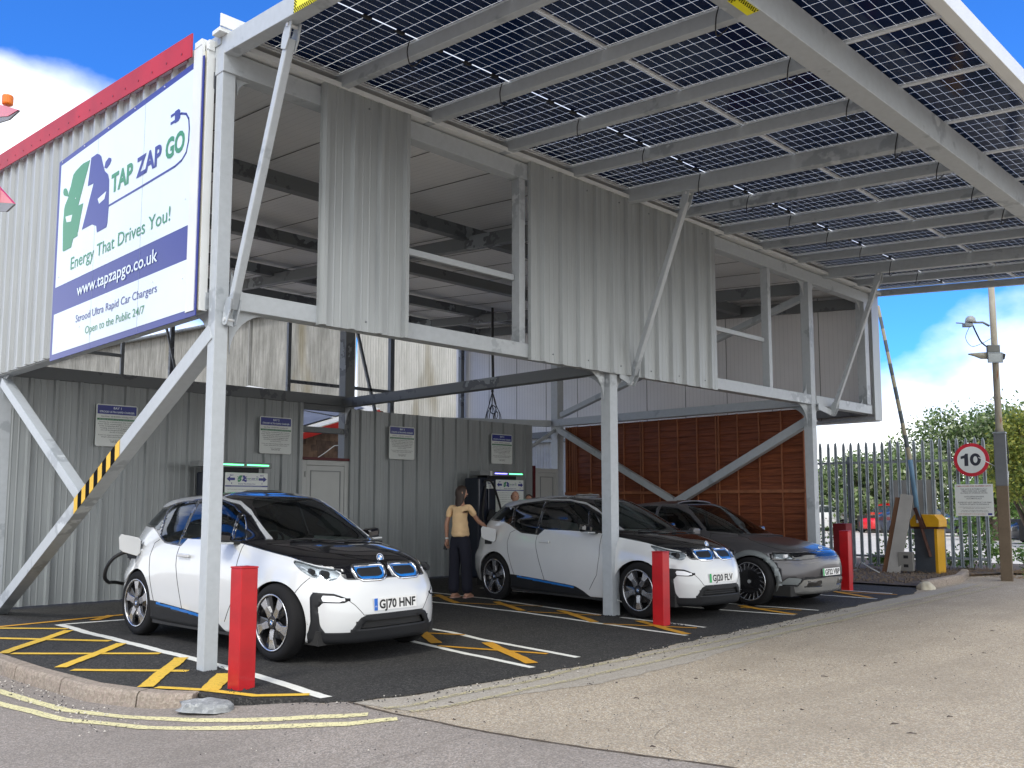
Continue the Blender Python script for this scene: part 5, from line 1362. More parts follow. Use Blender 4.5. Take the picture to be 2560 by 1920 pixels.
def camera_unit():
    r=empty('security_camera',(15.05,-1.8,4.9),R(-45),'grey dome camera on a bracket arm high on the rusty mast','camera')
    MB().tube([(0,0,-.02),(-.12,0,.05),(-.30,0,.05)],.022,8).build('bracket_arm',GALV,r,smooth=True)
    g=MB(); pr=[(.001,.12),(.05,.11),(.085,.07),(.10,.0),(.09,-.02),(.001,-.02)]; o=len(g.v);n=16
    for i in range(n):
        a=2*math.pi*i/n
        for rr_,z in pr: g.v.append((-.36+rr_*math.cos(a),rr_*math.sin(a),.06+z))
    for i in range(n):
        for j in range(len(pr)-1): g.f.append((i*6+j,((i+1)%n)*6+j,((i+1)%n)*6+j+1,i*6+j+1)); g.m.append(0)
    g.build('dome',mat('camera_housing',(.35,.37,.37),.4),r,smooth=True)
    MB().box((-.50,-.06,-.04),(-.34,.06,.03)).build('housing',GALV,r,.008); MB().tube([(-.5,0,.03),(-.64,0,.04)],.012,6).build('aerial',GALV,r)
    MB().tube([(-.33,0,.02),(-.24,0,-.2),(-.16,0,-.35),(.0,0,-.48)],.015,8,sm=True).build('cable',PLAST,r,smooth=True)
    MB().tube([(-.38,0,-.03),(-.47,0,-.25),(-.36,0,-.42),(-.15,0,-.36),(.06,0,-.26),(.05,0,-.42),(0,0,-.5)],.005,6,sm=True).build('thin_wire',BLK,r,smooth=True)
camera_unit()
def floodlight():
    r=empty('floodlight',(15.03,-1.82,4.32),R(-45),'small floodlight and grey boxes strapped to the rusty mast','light')
    MB().box((-.13,-.12,.02),(.11,-.06,.16)).build('sensor_box',mat('box_grey_green',(.12,.13,.12),.5),r,.006)
    f=MB(); f.box((-.12,-.13,-.17),(.13,-.11,.0)); f.build('lamp_glass',mat('floodlight_glass',(.3,.34,.35),.1),r,.004)
    f=MB(); 
    for a,b in (((-.135,-.135,-.185),(-.12,-.10,.015)),((.13,-.135,-.185),(.145,-.10,.015)),((-.12,-.135,-.185),(.13,-.10,-.17)),((-.12,-.135,0),(.13,-.10,.015))): f.box(a,b)
    f.build('lamp_frame',GALV,r)
    h=MB(); n=12
    h.tube([(-.45,.0,.0),(-.33,.0,-.01),(-.2,.0,-.03),(-.06,.0,-.03)],[.012,.035,.065,.07],n); h.build('horn',mat('horn_cream',(.45,.44,.36),.5),r,smooth=True)
    MB().beam((.09,0,-.02),(.24,0,-.06),.12,.12).build('horn_driver',PLAST,r,.02)
floodlight()
FRS=lambda x,y,z:((x,y,z),(.16,-.987,0),(0,0,1),(-.987,-.16,0))
def speedsign():
    c=(16.30,-1.10,2.35); r=empty('speed_limit_sign',(16.28,-.95,0),R(-4),'round white 10 speed sign with red rim fixed to the fence pales','sign')
    fr=((0,0,2.35),(.09,-.996,0),(0,0,1),(-.996,-.09,0)); k=40
    circ=lambda rad:[(rad*math.cos(2*math.pi*i/k),rad*math.sin(2*math.pi*i/k)) for i in range(k)]
    MB().prism(circ(.345),fr,.012).build('red_rim',mat('sign_red',(.55,.02,.04),.4),r)
    O=Vector(fr[0])+Vector(fr[3])*.012
    MB().prism(circ(.275),(O,)+fr[1:],.003).build('white_disc',SWH2,r)
    O2=O+Vector(fr[3])*.003
    one=MB().prism([(-.06,-.125),(-.06,.13),(-.11,.13),(-.135,.095),(-.205,.075),(-.205,.02),(-.135,.035),(-.135,-.125)],(O2,)+fr[1:],.002)
    o=one.build('numeral',SBLK,r); fix_ngons(o.data)
    z=MB(); n=28; o_=0
    for i in range(n):
        a=2*math.pi*i/n;b=2*math.pi*(i+1)/n
        q=[(.08+.105*math.cos(a),.003+.128*math.sin(a)),(.08+.105*math.cos(b),.003+.128*math.sin(b)),(.08+.042*math.cos(b),.003+.070*math.sin(b)),(.08+.042*math.cos(a),.003+.070*math.sin(a))]
        z.prism(q,(O2,)+fr[1:],.002)
    z.build('numeral',SBLK,r)
speedsign()
def notice():
    r=empty('notice_board',(16.26,-.60,0),R(-4),'white timelocked gate notice below the round speed sign','sign')
    fr=((0,0,1.19),(.09,-.996,0),(0,0,1),(-.996,-.09,0)); Q=lambda a,b,c,d:[(a,b),(c,b),(c,d),(a,d)]
    b=MB().prism(Q(0,0,.735,.655),fr,.006).build('board',SWH2,r); O=Vector(fr[0])+Vector(fr[3])*.006; f=(O,)+fr[1:]
    RT=mat('notice_red',(.35,.02,.02),.5)
    join_text('red_lettering',[('TIMELOCKED AND ALARMED GATE',.03,.70,.605,.024),('REPORTS OF EMERGENCIES TO THE SITE OFFICE OPPOSITE',.05,.58,.035,.013)],f,RT,b,.001,.02)
    join_text('lettering',[('THIS GATE IS AUTOMATICALLY',.11,.63,.54,.028),('TIMELOCKED AND ALARMED',.13,.61,.50,.028),('OUTSIDE OF WORKING HOURS',.11,.63,.46,.028),('GATE OPENS INWARDS',.18,.56,.385,.028),('AUTOMATICALLY',.22,.52,.345,.028),('PLEASE DO NOT OBSTRUCT OR PARK',.05,.70,.265,.028),('IN PATH OF GATE OR ENTRANCE',.09,.65,.225,.028),('IF YOU REQUIRE ACCESS OUT OF HOURS CONTACT SECURITY',.06,.68,.175,.013),('OR TELEPHONE THE SITE OFFICE',.15,.58,.15,.013),('NO LIABILITY IS ACCEPTED FOR DAMAGE CAUSED',.12,.62,.105,.013),('BY FAILURE TO COMPLY WITH THIS NOTICE',.1,.64,.08,.013)],f,mat('notice_grey_text',(.07,.08,.10),.5),b,.001,.01)
    k=MB(); k.prism([(.62,.02),(.70,.02),(.70,.06),(.62,.06)],f,.001).build('blue_mark',NAVY,b)
notice()
def barrier():
    r=empty('barrier',(15.70,-.24,0),0,'road barrier with yellow capped grey box and raised blue to weathered boom','barrier')
    YEL=mat('barrier_yellow',(.62,.33,.005),.45,var=.1,dirt=.35,vscale=3); SLT=mat('barrier_slate',(.055,.065,.08),.5,var=.15); RUSTY=mat('rusty_iron',(.06,.022,.014),.85,var=.5,vscale=8,bmp=.4)
    MB().box((-.20,-.235,.02),(.2,.225,.96)).build('cabinet',SLT,r,.01)
    MB().box((-.2025,-.238,.02),(.2025,-.18,.96)).build('yellow_side',YEL,r,.004) 
    m=MB(); P=[(-.29,.97),(.29,.97),(.29,1.10),(.20,1.22),(-.20,1.22),(-.29,1.12)]
    m.prism(P,((-.22,0,0),(0,1,0),(0,0,1),(1,0,0)),.44); m.build('yellow_cap',YEL,r,.008)
    MB().box((-.225,-.28,.93),(.22,.28,.972)).build('rust_edge',RUSTY,r)
    X=-.30
    b=MB().tube([(X,.08,1.10),(X,.16,1.9),(X,.20,2.35)],[.048,.047,.046],14); a=b.build('boom_base',mat('boom_blue',(.10,.20,.30),.6,dirt=.5,var=.3),r,smooth=True)
    n=10; cols=[mat('boom_cream',(.34,.31,.22),.7,dirt=.5,var=.2),mat('boom_slate',(.10,.12,.13),.7,dirt=.4,var=.3)]
    p0=Vector((X,.20,2.35)); p1=Vector((X,.74,5.69)) 
    for i in range(n+3):
        q0=p0.lerp(p1,i/(n+3)); q1=p0.lerp(p1,(i+1)/(n+3)); rr=.045-.012*i/(n+3)
        MB().cyl(q0,q1,rr,14).build('boom_band',cols[i%2],r)
    MB().cyl((X,.075,1.05),(X,.08,1.11),.05,14).build('boom_end',ALU,r)
    for dx in (-.052,.052): MB().beam((X+dx,.13,1.36),(X+dx,-.02,.93),.012,.07,(0,1,0)).build('fork_plate',RUSTY,r)
    MB().beam((X,.05,1.02),(X+.02,-.12,.37),.014,.13,(1,0,0)).build('counterweight_arm',RUSTY,r)
    f=MB(); ring(f,[(.055,-.006),(.060,0),(.055,.006)],16); o=f.build('clamp',BLK,r,loc=(X,.12,1.32)); o.rotation_euler=(R(84),0,0)
barrier()
def leanboards():
    g=mat('weathered_white_board',(.42,.41,.38),.8,dirt=.3); bw=mat('brown_plywood',(.20,.10,.05),.8)
    o=MB().beam((0,.31,-.02),(.26,.06,1.60),.022,.27,(0,1,0)).build('leaning_board',g,loc=(15.12,-.02,.03),bevel=.003); tag(o,'tall pale board leaning beside the yellow barrier box','board')
    o=MB().beam((0,.42,-.02),(.30,.20,1.53),.03,.27,(0,1,0)).build('leaning_board',bw,loc=(15.20,-.0,.03),bevel=.003); tag(o,'brown edged board behind the tall pale leaning board','board')
    r=empty('electrical_box',(15.22,.05,.03),R(8),'small grey electrical box at the foot of the pale leaning board','box')
    MB().box((-.07,-.14,.04),(.07,.15,.43)).build('case',mat('cabinet_beige_grey',(.21,.205,.19),.6),r,.01); MB().box((-.075,-.05,.30),(-.068,.04,.36)).build('vent',PLAST,r); MB().box((-.075,-.05,.12),(-.068,.04,.18)).build('vent',PLAST,r)
    o=MB().box((0,0,0),(.03,1.0,.88)).build('board_sheet',g,loc=(16.42,-.15,1.08)); tag(o,'pale rectangular sheet fixed behind the fence pales','board')
    MB().box((.03,.2,-1.05),(.07,.27,.8)).build('sheet_post',GALV,o)
    w=MB().tube([(0,0,.02),(-.1,.15,.12),(-.05,.35,.22),(.05,.5,.05),(.1,.9,.02),(.0,1.2,.04)],.012,6).build('loose_cable',mat('pale_hose',(.4,.42,.42),.6),loc=(14.6,.35,.03),smooth=True); tag(w,'pale loose cable lying on the soil beside the leaning boards','cable')
leanboards()
# ================================================================== surroundings
def corrmat(name,a,b_,c_,pitch,sheetw=1.1,stain=.5,dark=.55):
    m,nt,b=newmat(name); b.inputs['Roughness'].default_value=.85
    tc=N(nt,'ShaderNodeTexCoord'); v=coords(nt,(1.3,1.3,.5)); f=noise_n(nt,v,1.2,7,.7); g=noise_n(nt,coords(nt,(10,10,.6)),1.2,5,.7)
    c=ramp(nt,f,[(.3,a),(.55,b_),(.75,c_)]); c=mix(nt,ramp(nt,g,[(.42,0),(.62,stain)]),c,[x*dark for x in a])
    h=noise_n(nt,coords(nt,(.5,.5,.12)),1.1,3); c=mix(nt,ramp(nt,h,[(.62,0),(.72,.5)]),c,(.16,.13,.06))
    L(nt,c,b.inputs['Base Color']); return m
OLDG=corrmat('old_fibre_cement',(.20,.20,.185),(.30,.30,.285),(.40,.395,.37),.15); OLDW=corrmat('sunlit_fibre_cement',(.38,.38,.35),(.48,.475,.45),(.56,.555,.53),.15,stain=.3,dark=.6)  # second, paler copy has the sunlight on that wall put into its colour
def corrwall(mb,O,U,Nn,width,z0,z1,pitch=.146,depth=.03):
    O=Vector((O[0],O[1],0));U=Vector(U);Nn=Vector(Nn); n=int(width/pitch*4); o=len(mb.v)
    for i in range(n+1):
        u=width*i/n; d=depth*math.sin(2*math.pi*u/pitch); p=O+U*u+Nn*d
        mb.v+= [(p.x,p.y,z0),(p.x,p.y,z1)]
    for i in range(n): a=o+2*i; mb.f.append((a,a+2,a+3,a+1)); mb.m.append(0)
def warehouse():
    r=empty('warehouse',(14.9,19,0),0,'old corrugated grey warehouse seen through the open back of the steel building','building')
    for ang,L_,m,rows,name,sgn in ((98,24,OLDG,[0,1.55,3.1,4.6,5.95,7.43,8.8],'stained_wall',1),(12,22,OLDW,[0,1.2,2.7,4.3,5.82,6.9,8.4],'sunlit_wall',-1)):
        u=Vector((math.cos(R(ang)),math.sin(R(ang)),0)); n=Vector((-u.y,u.x,0))*sgn
        for i in range(len(rows)-1):
            mb=MB(); corrwall(mb,(n*(.012*(len(rows)-i))).to_tuple()[:2],u,n,L_,rows[i]-(.12 if i else 0),rows[i+1]); mb.build(name,m,r)
    u=Vector((math.cos(R(98)),math.sin(R(98)),0)); w=Vector((math.cos(R(12)),math.sin(R(12)),0))
    mb=MB(); a=Vector((-.3,-.3,8.78)); mb.add([a,a+u*24.5,a+u*24.5+w*10+Vector((0,0,2.6)),a+w*10+Vector((0,0,2.6))],[(0,1,2,3)]); mb.build('roof',OLDG,r)
    mb=MB(); mb.beam(Vector((-.25,-.0,8.8)),Vector((-.25,0,8.8))+u*24.5,.14,.10); mb.build('eaves_gutter',DSTEEL,r)
    mb=MB(); mb.beam(u*6+Vector((-.1,0,8.7)),u*6+Vector((-.1,0,5)),.09,.09); mb.build('downpipe',OLDG,r)
    MB().box((2.2,-.05,5.5),(2.45,.15,5.85)).build('vent_box',WHITE,r,.01) if 0 else None
warehouse()
def hut():
    r=empty('shingled_hut',(9.0,14,0),0,'brown shingled hut with red barge board and solar panels, seen above the white door','building')
    sh=mat('wood_shingle',(.22,.14,.09),.9,var=.3,vscale=5); s2=mat('wood_shingle_dark',(.13,.085,.06),.9,var=.3,vscale=5)
    mb=MB(); rg=random.Random(9); z=0; row=0
    while z<4.4:
        x=0
        while x<3.2:
            w=rg.uniform(.10,.22); zt=z+.19; top=3.02+(x-.0)*.33
            if z<top: mb.box((x,-.012-rg.random()*.012,z+rg.uniform(-.012,.01)),(x+w-.006,.03,min(zt,top+.1)),rg.choice((0,0,1)))
            x+=w
        z+=.16; row+=1
    mb.build('shingle_wall',[sh,s2],r)
    a=Vector((-.4,-.06,2.96)); b=Vector((3.2,-.06,4.12))
    MB().beam(a,b,.03,.17,(0,0,1)).build('barge_board',mat('barge_red',(.62,.03,.02),.4),r)
    up=Vector((0,0,.12)); mb=MB(); mb.add([a+up,b+up,b+up+Vector((-1.5,5,1.0)),a+up+Vector((-1.5,5,1.0))],[(0,1,2,3)]); ro=mb.build('roof',mat('hut_roof',(.5,.5,.48),.6),r)
    d=(b-a); e=Vector((-1.5,5,1.0)); 
    for i in range(3):
        for j in range(2):
            o=a+up+d*(.05+.3*i)+e*(.06+.3*j)+Vector((0,0,.05)); mb=MB(); mb.add([o,o+d*.28,o+d*.28+e*.28,o+e*.28],[(0,1,2,3)]); mb.build('roof_panel',mat('hut_solar',(.11,.12,.15),.5),ro)
    MB().tube([(.9,-.08,2.6),(1.3,-.1,2.85),(1.6,-.1,3.06),(2.0,-.09,3.12),(2.5,-.08,3.45)],.012,6).build('rope',WHITE,r)
hut()
def redthing():
    r=empty('red_canopy',(-2.1,1.5,0),0,'red pointed fascia ends with an orange beacon at the left edge','canopy')
    y=lambda v:v-1.5
    RD=mat('glossy_red',(.60,.01,.03),.3,coat=.4); GY=mat('soffit_grey',(.25,.25,.26),.6)
    fr=((.5,-1.5,0),(0,1,0),(0,0,1),(-1,0,0))
    for red,grey in (([(1.5,5.06),(.9,4.85),(.69,4.77),(.45,4.67),(.36,4.63),(.62,4.66),(.90,4.74),(1.5,4.86)],[(.36,4.625),(.62,4.655),(.90,4.735),(1.5,4.855),(1.5,4.78),(.9,4.69),(.62,4.63)]),([(1.5,4.52),(.78,4.09),(.34,3.84),(.76,3.95),(1.5,4.13)],[(.34,3.835),(.76,3.945),(1.5,4.125),(1.5,4.0),(.75,3.87),(.54,3.82)])):
        o=MB().prism(red,fr,.02).build('fascia_end',RD,r); fix_ngons(o.data)
        o=MB().prism(grey,((.5,-1.5,0),)+fr[1:],.015).build('soffit',GY,r); fix_ngons(o.data)
    MB().cyl((.53,y(.84),4.84),(.53,y(.84),4.93),.045,16).build('beacon',mat('orange_beacon',(.75,.18,.01),.3),r,.015)
    MB().box((.2,.25,0),(.4,.45,4.9)).build('mast',GY,r)
redthing()
# ---------- vegetation
def leafmat(name,cols,rough=.6):
    m,nt,b=newmat(name); b.inputs['Roughness'].default_value=rough
    oi=N(nt,'ShaderNodeNewGeometry'); k=len(cols)
    c=ramp(nt,oi.outputs['Random Per Island'],[(i/max(1,k-1),q) for i,q in enumerate(cols)]); v=coords(nt); c=mix(nt,ramp(nt,noise_n(nt,v,.7,3),[(.35,0),(.65,.45)]),c,[x*.55 for x in cols[0]])
    L(nt,c,b.inputs['Base Color']); 
    tr=N(nt,'ShaderNodeBsdfTranslucent'); L(nt,c,tr.inputs[0]); ms=N(nt,'ShaderNodeMixShader'); ms.inputs[0].default_value=.3; L(nt,b.outputs[0],ms.inputs[1]); L(nt,tr.outputs[0],ms.inputs[2]); L(nt,ms.outputs[0],nt.nodes['Material Output'].inputs[0])
    return m
LV=leafmat('shrub_leaf',[(.035,.075,.02),(.12,.20,.05),(.27,.36,.14),(.56,.60,.42)]); LY=leafmat('yellow_green_leaf',[(.06,.10,.015),(.20,.24,.03),(.42,.40,.07)]); LD=leafmat('dark_conifer_leaf',[(.012,.03,.012),(.03,.06,.025)]); LB=leafmat('bramble_leaf',[(.06,.13,.025),(.15,.28,.06),(.30,.42,.14)])
BARK=mat('bark',(.10,.075,.055),.9,bmp=.5,bscale=15)
def leaves(mb,c,rx,ry,rz,n,s,rg,shell=.55,seed=0,flat=False,fn=None):
    c=Vector(c)
    k=0
    while k<n:
        d=Vector((rg.gauss(0,1),rg.gauss(0,1),rg.gauss(0,1))).normalized()
        r=(shell+(1-shell)*rg.random())
        bulge=1+.30*noise.noise(d*2.2+Vector((seed,seed*.7,0)))+.18*noise.noise(d*6+Vector((seed,0,3)))
        p=Vector((d.x*rx,d.y*ry,d.z*rz))*r*bulge
        if noise.noise((c+p)*.9+Vector((seed,0,0)))<-.38: k+=1; continue
        p=c+p
        a=Vector((rg.gauss(0,1),rg.gauss(0,1),rg.gauss(0,1)-.3)).normalized(); b=a.orthogonal().normalized(); b=(Matrix.Rotation(rg.uniform(0,6.28),3,a)@b)*s*rg.uniform(.6,1.3); cc=a.cross(b)*.55
        mb.v+= [tuple(p-b),tuple(p+cc),tuple(p+b),tuple(p-cc)]; o=len(mb.v)-4; mb.f.append((o,o+1,o+2,o+3)); mb.m.append(0); k+=1
def tree(name,x,y,h,rx,clumps,n,s,m,label,cat='tree',seed=0,group=None,trunk=.15,z0=.12):
    rg=random.Random(seed); r=empty(name,(x,y,0),0,label,cat,group); mb=MB(); br=MB()
    br.tube([(0,0,-.1),(.1*rx*.2,0,h*.35),(0,.05,h*.75)],[trunk,trunk*.7,trunk*.2],8)
    for i in range(clumps):
        a=rg.uniform(0,6.28); rr=rx*math.sqrt(rg.random())*.72; zc_=h*(z0+(.80-z0)*rg.random()); taper=1-.5*max(0,(zc_/h-.5)*2)
        c=Vector((rr*math.cos(a)*taper,rr*math.sin(a)*taper,zc_)); q=rx*rg.uniform(.32,.52)
        leaves(mb,c,q,q,min(q*.8,h*.2),n//clumps,s,rg,.35,seed+i)
        br.tube([(0,0,h*.25*rg.random()+.1),tuple(c*.6+Vector((0,0,h*.05))),tuple(c)],[trunk*.35,trunk*.2,.01],5)
    mb.build('crown',m,r); br.build('trunk',BARK,r)
    return r
def atd(px,D): lat=(px-1280)/2270*D; return (-3.81+.7071*(D+lat),-7.54+.7071*(D-lat))
veg=[('shrub',2120,50,4.6,3.4,LV,'pale flowering shrub behind the white parked car'),('shrub',2210,52,4.8,3.2,LV,'pale leafy shrub above the red parked car'),('shrub',2310,50,4.9,3.2,LV,'pale leafy shrub behind the raised boom'),('tree',2400,54,7.4,4.4,LV,'broad pale leaved tree rising behind the speed sign'),('tree',2480,52,7.9,4.2,LV,'tall pale leaved tree behind the rusty mast'),('tree',2570,56,8.0,4.6,LV,'pale leaved tree furthest to the right, behind the yellow green bush'),('tree',2390,62,8.8,2.4,LD,'small dark conifer tip rising above the pale trees')]
for i,(nm,px_,D,h,rx,m,lb) in enumerate(veg):
    x,y=atd(px_,D); tree(nm,x,y,h,rx,16 if m is not LD else 8,12000 if m is not LD else 4000,.12,m,lb,'shrub' if nm=='shrub' else 'tree',20+i,'trees and shrubs beyond the car park')
x,y=atd(2562,30); tree('bush',x,y,5.2,1.9,14,11000,.07,LY,'dense yellow green bush at the right edge','bush',50)
x,y=atd(2480,36); tree('bush',x,y,3.2,1.9,10,4500,.09,LB,'darker green bush behind the gate post','bush',51)
x,y=atd(2045,60); tree('tree',x,y,4.3,2.6,10,4500,.15,LV,'pale shrub half hidden by the far grey post','shrub',52)
def under():
    mb=MB(); rg=random.Random(12); st=MB()
    for i in range(46):
        t=rg.random(); x=17.15+rg.uniform(-.35,.4)-.15*t; y=-2.9+t*8.6; h=rg.choice((.35,.6,.9,1.25))*rg.uniform(.7,1.2)
        if y>1.8: h*=.8
        st.tube([(x,y,0),(x+rg.uniform(-.2,.2),y+rg.uniform(-.25,.25),h*.6),(x+rg.uniform(-.3,.3),y+rg.uniform(-.4,.4),h)],[.008,.006,.003],4,1)
        leaves(mb,(x,y,h*.6),.32,.36,h*.5,150,.045,rg,.1,i)
    st.f and None
    o=len(mb.v); mb.v+=st.v; mb.f+=[tuple(k+o for k in f) for f in st.f]; mb.m+=[1]*len(st.f)
    o=mb.build('bramble',[LB,BARK]); tag(o,'leafy brambles and weeds growing through the foot of the palisade fence','undergrowth',kind='stuff')
    mb=MB()
    for i in range(2600):
        x=rg.uniform(15.0,17.2); y=rg.uniform(-2.2,.2) if i%3 else rg.uniform(-2.3,-1.7); a=rg.uniform(0,3.14); l=rg.uniform(.02,.07); z=.04+abs(rg.gauss(0,.02))+(.06 if 15.6<x<16.7 and y<-1 else 0)
        d=Vector((math.cos(a),math.sin(a),rg.uniform(-.3,.3)))*l; mb.v+= [(x,y,z),(x+d.x,y+d.y,z+d.z+.005),(x+d.x,y+d.y+.005,z+d.z)]; o=len(mb.v)-3; mb.f.append((o,o+1,o+2)); mb.m.append(0)
    for i in range(1400):
        x=rg.uniform(12.6,16);y=rg.uniform(-.9,4); z=.035; r_=rg.uniform(.01,.035); mb.v+= [(x-r_,y,z),(x+r_,y-r_,z),(x,y+r_,z),(x,y,z+r_)]; o=len(mb.v)-4; mb.f+=[(o,o+1,o+3),(o+1,o+2,o+3),(o+2,o,o+3)]; mb.m+=[1]*3
    o=mb.build('dry_litter',[mat('dry_grass',(.30,.21,.12),.9),mat('soil_crumb',(.10,.075,.055),.9)]); tag(o,'dry grass and soil litter around the gate post and fence foot','litter',kind='stuff')
    mb=MB()
    for i in range(3500):
        x=rg.uniform(15.4,19);y=rg.uniform(-4.2,-2.0); h=rg.uniform(.04,.16); a=rg.uniform(0,6.28); mb.v+= [(x,y,0),(x+.012*math.cos(a),y+.012*math.sin(a),0),(x+rg.uniform(-.05,.05),y+rg.uniform(-.05,.05),h)]; o=len(mb.v)-3; mb.f.append((o,o+1,o+2)); mb.m.append(0)
    o=mb.build('grass',LB); tag(o,'green grass tuft growing right of the gate post','grass',kind='stuff')
under()
# ---------- simple far parked cars (same shell builder)
SEDAN=[(.60,-3.35,.74,3.2,4,.20,.19,.24,3),(.76,-3.52,.84,3.4,4.5,.24,.24,.3,3),(.80,-3.56,.87,3.4,4.5,.40,.42,.46,3),(.78,-3.58,.885,3.3,4.5,.56,.62,.68,3),(.68,-3.55,.875,3.1,4.2,.68,.76,.86,2.6),(.50,-3.48,.855,3,4,.76,.85,.98,2),(.0,-3.36,.82,3,3.8,.86,.92,1.04,1.5),(-.42,-3.15,.78,3.1,3.6,.94,.97,1.10,1.2),(-.78,-2.9,.70,3.2,3.4,1.14,1.14,1.20,1),(-1.12,-2.65,.62,3.1,3.3,1.30,1.29,1.30,1),(-1.4,-2.4,.48,2.8,3,1.37,1.36,1.36,1),(-1.6,-2.2,.28,2.4,3,1.40,1.395,1.39,1),(-1.75,-2.0,.02,2,2,1.41,1.41,1.41,1)]
def farcar(px_,D,heading,m,label,hs=1.0,rows=SEDAN,ls=1.0):
    x,y=atd(px_,D); r=empty('parked_car',(x,y,0),heading,label,'car','cars parked beyond the fence')
    bm=loft([(a,b,c,d,e,f*hs,g*hs,h*hs,i) for a,b,c,d,e,f,g,h,i in rows],-1.4,4,28); lay=bm.faces.layers.int.new('reg')
    for f in bm.faces: f[lay]=1
    zt=lambda z:z*hs
    cut(bm,lay,sdf_round([(-.62,zt(1.0)),(-1.02,zt(1.22)),(-1.25,zt(1.30)),(-1.58,zt(1.315)),(-1.58,zt(1.0))],.01),'side',5,lambda c:c.y<-.4 and c.z>zt(.9),{1})
    cut(bm,lay,sdf_round([(-1.65,zt(1.0)),(-1.65,zt(1.315)),(-2.0,zt(1.31)),(-2.5,zt(1.22)),(-2.78,zt(1.08)),(-2.6,zt(1.04))],.01),'side',5,lambda c:c.y<-.4 and c.z>zt(.9),{1})
    cut(bm,lay,sdf_poly([(-.68,zt(.99)),(-.52,zt(1.30)),(.2,zt(1.34)),(.2,zt(.96))]),'front',4,lambda c:c.x>-1.3 and c.z>zt(.9),{1})
    cut(bm,lay,sdf_poly([(-.68,zt(1.10)),(-.52,zt(1.30)),(.2,zt(1.34)),(.2,zt(1.06))]),'front',6,lambda c:c.x<-2.2 and c.z>zt(1.0),{1})
    cut(bm,lay,sdf_poly([(-.80,zt(.66)),(-.55,zt(.60)),(-.50,zt(.68)),(-.7,zt(.76))]),'front',9,lambda c:c.x>0,{1})
    cut(bm,lay,sdf_poly([(-.84,zt(.72)),(-.5,zt(.72)),(-.5,zt(.86)),(-.84,zt(.88))]),'front',10,lambda c:c.x<-2.6,{1})
    for ax in (0,-2.7): cut(bm,lay,lambda q,ax=ax:math.hypot(q[0]-ax,q[1]-.32)-.34,'side',99,lambda c:c.y<-.45 and c.z<.9)
    bmesh.ops.delete(bm,geom=[f for f in bm.faces if f[lay]==99],context='FACES'); bm.normal_update(); bm.verts.index_update()
    P=shell_parts(bm,lay); bm.free()
    add_panel(r,'body',1,P,m,0,.01)
    for k,nm,mm in ((4,'windscreen',GLF),(5,'side_window',GLF),(6,'rear_window',GLF),(9,'headlight',LAMPW),(10,'tail_light',DR)): add_panel(r,nm,k,P,mm,.004,.005)
    u=MB(); u.box((-3.4,-.68,.16),(.6,.68,.9)); u.build('underbody',SEAMM,r)
    for ax in (0,-2.7):
        for s in (1,-1): wheel(r,ax,s,.32,.225,.2,'plain',.75)
    return r
GLF=mat('far_car_glass',(.03,.04,.045),.06,coat=1)
for a in ((1968,49,R(150),mat('far_white_paint',(.75,.77,.78),.25,coat=1,var=.02),'white coupe parked beyond the fence, left of the red car',1.02),(2184,46,R(178),mat('far_red_paint',(.65,.01,.015),.25,coat=1,var=.02),'bright red hatchback parked beyond the fence',1.05),(2400,41,R(-70),mat('far_navy_paint',(.02,.03,.06),.25,coat=1,var=.02),'dark blue car parked behind the white notice',1.0),(2572,33,R(120),mat('far_black_paint',(.025,.028,.032),.25,coat=1,var=.02),'dark grey car at the right edge behind the gate post',1.12)): farcar(*a)
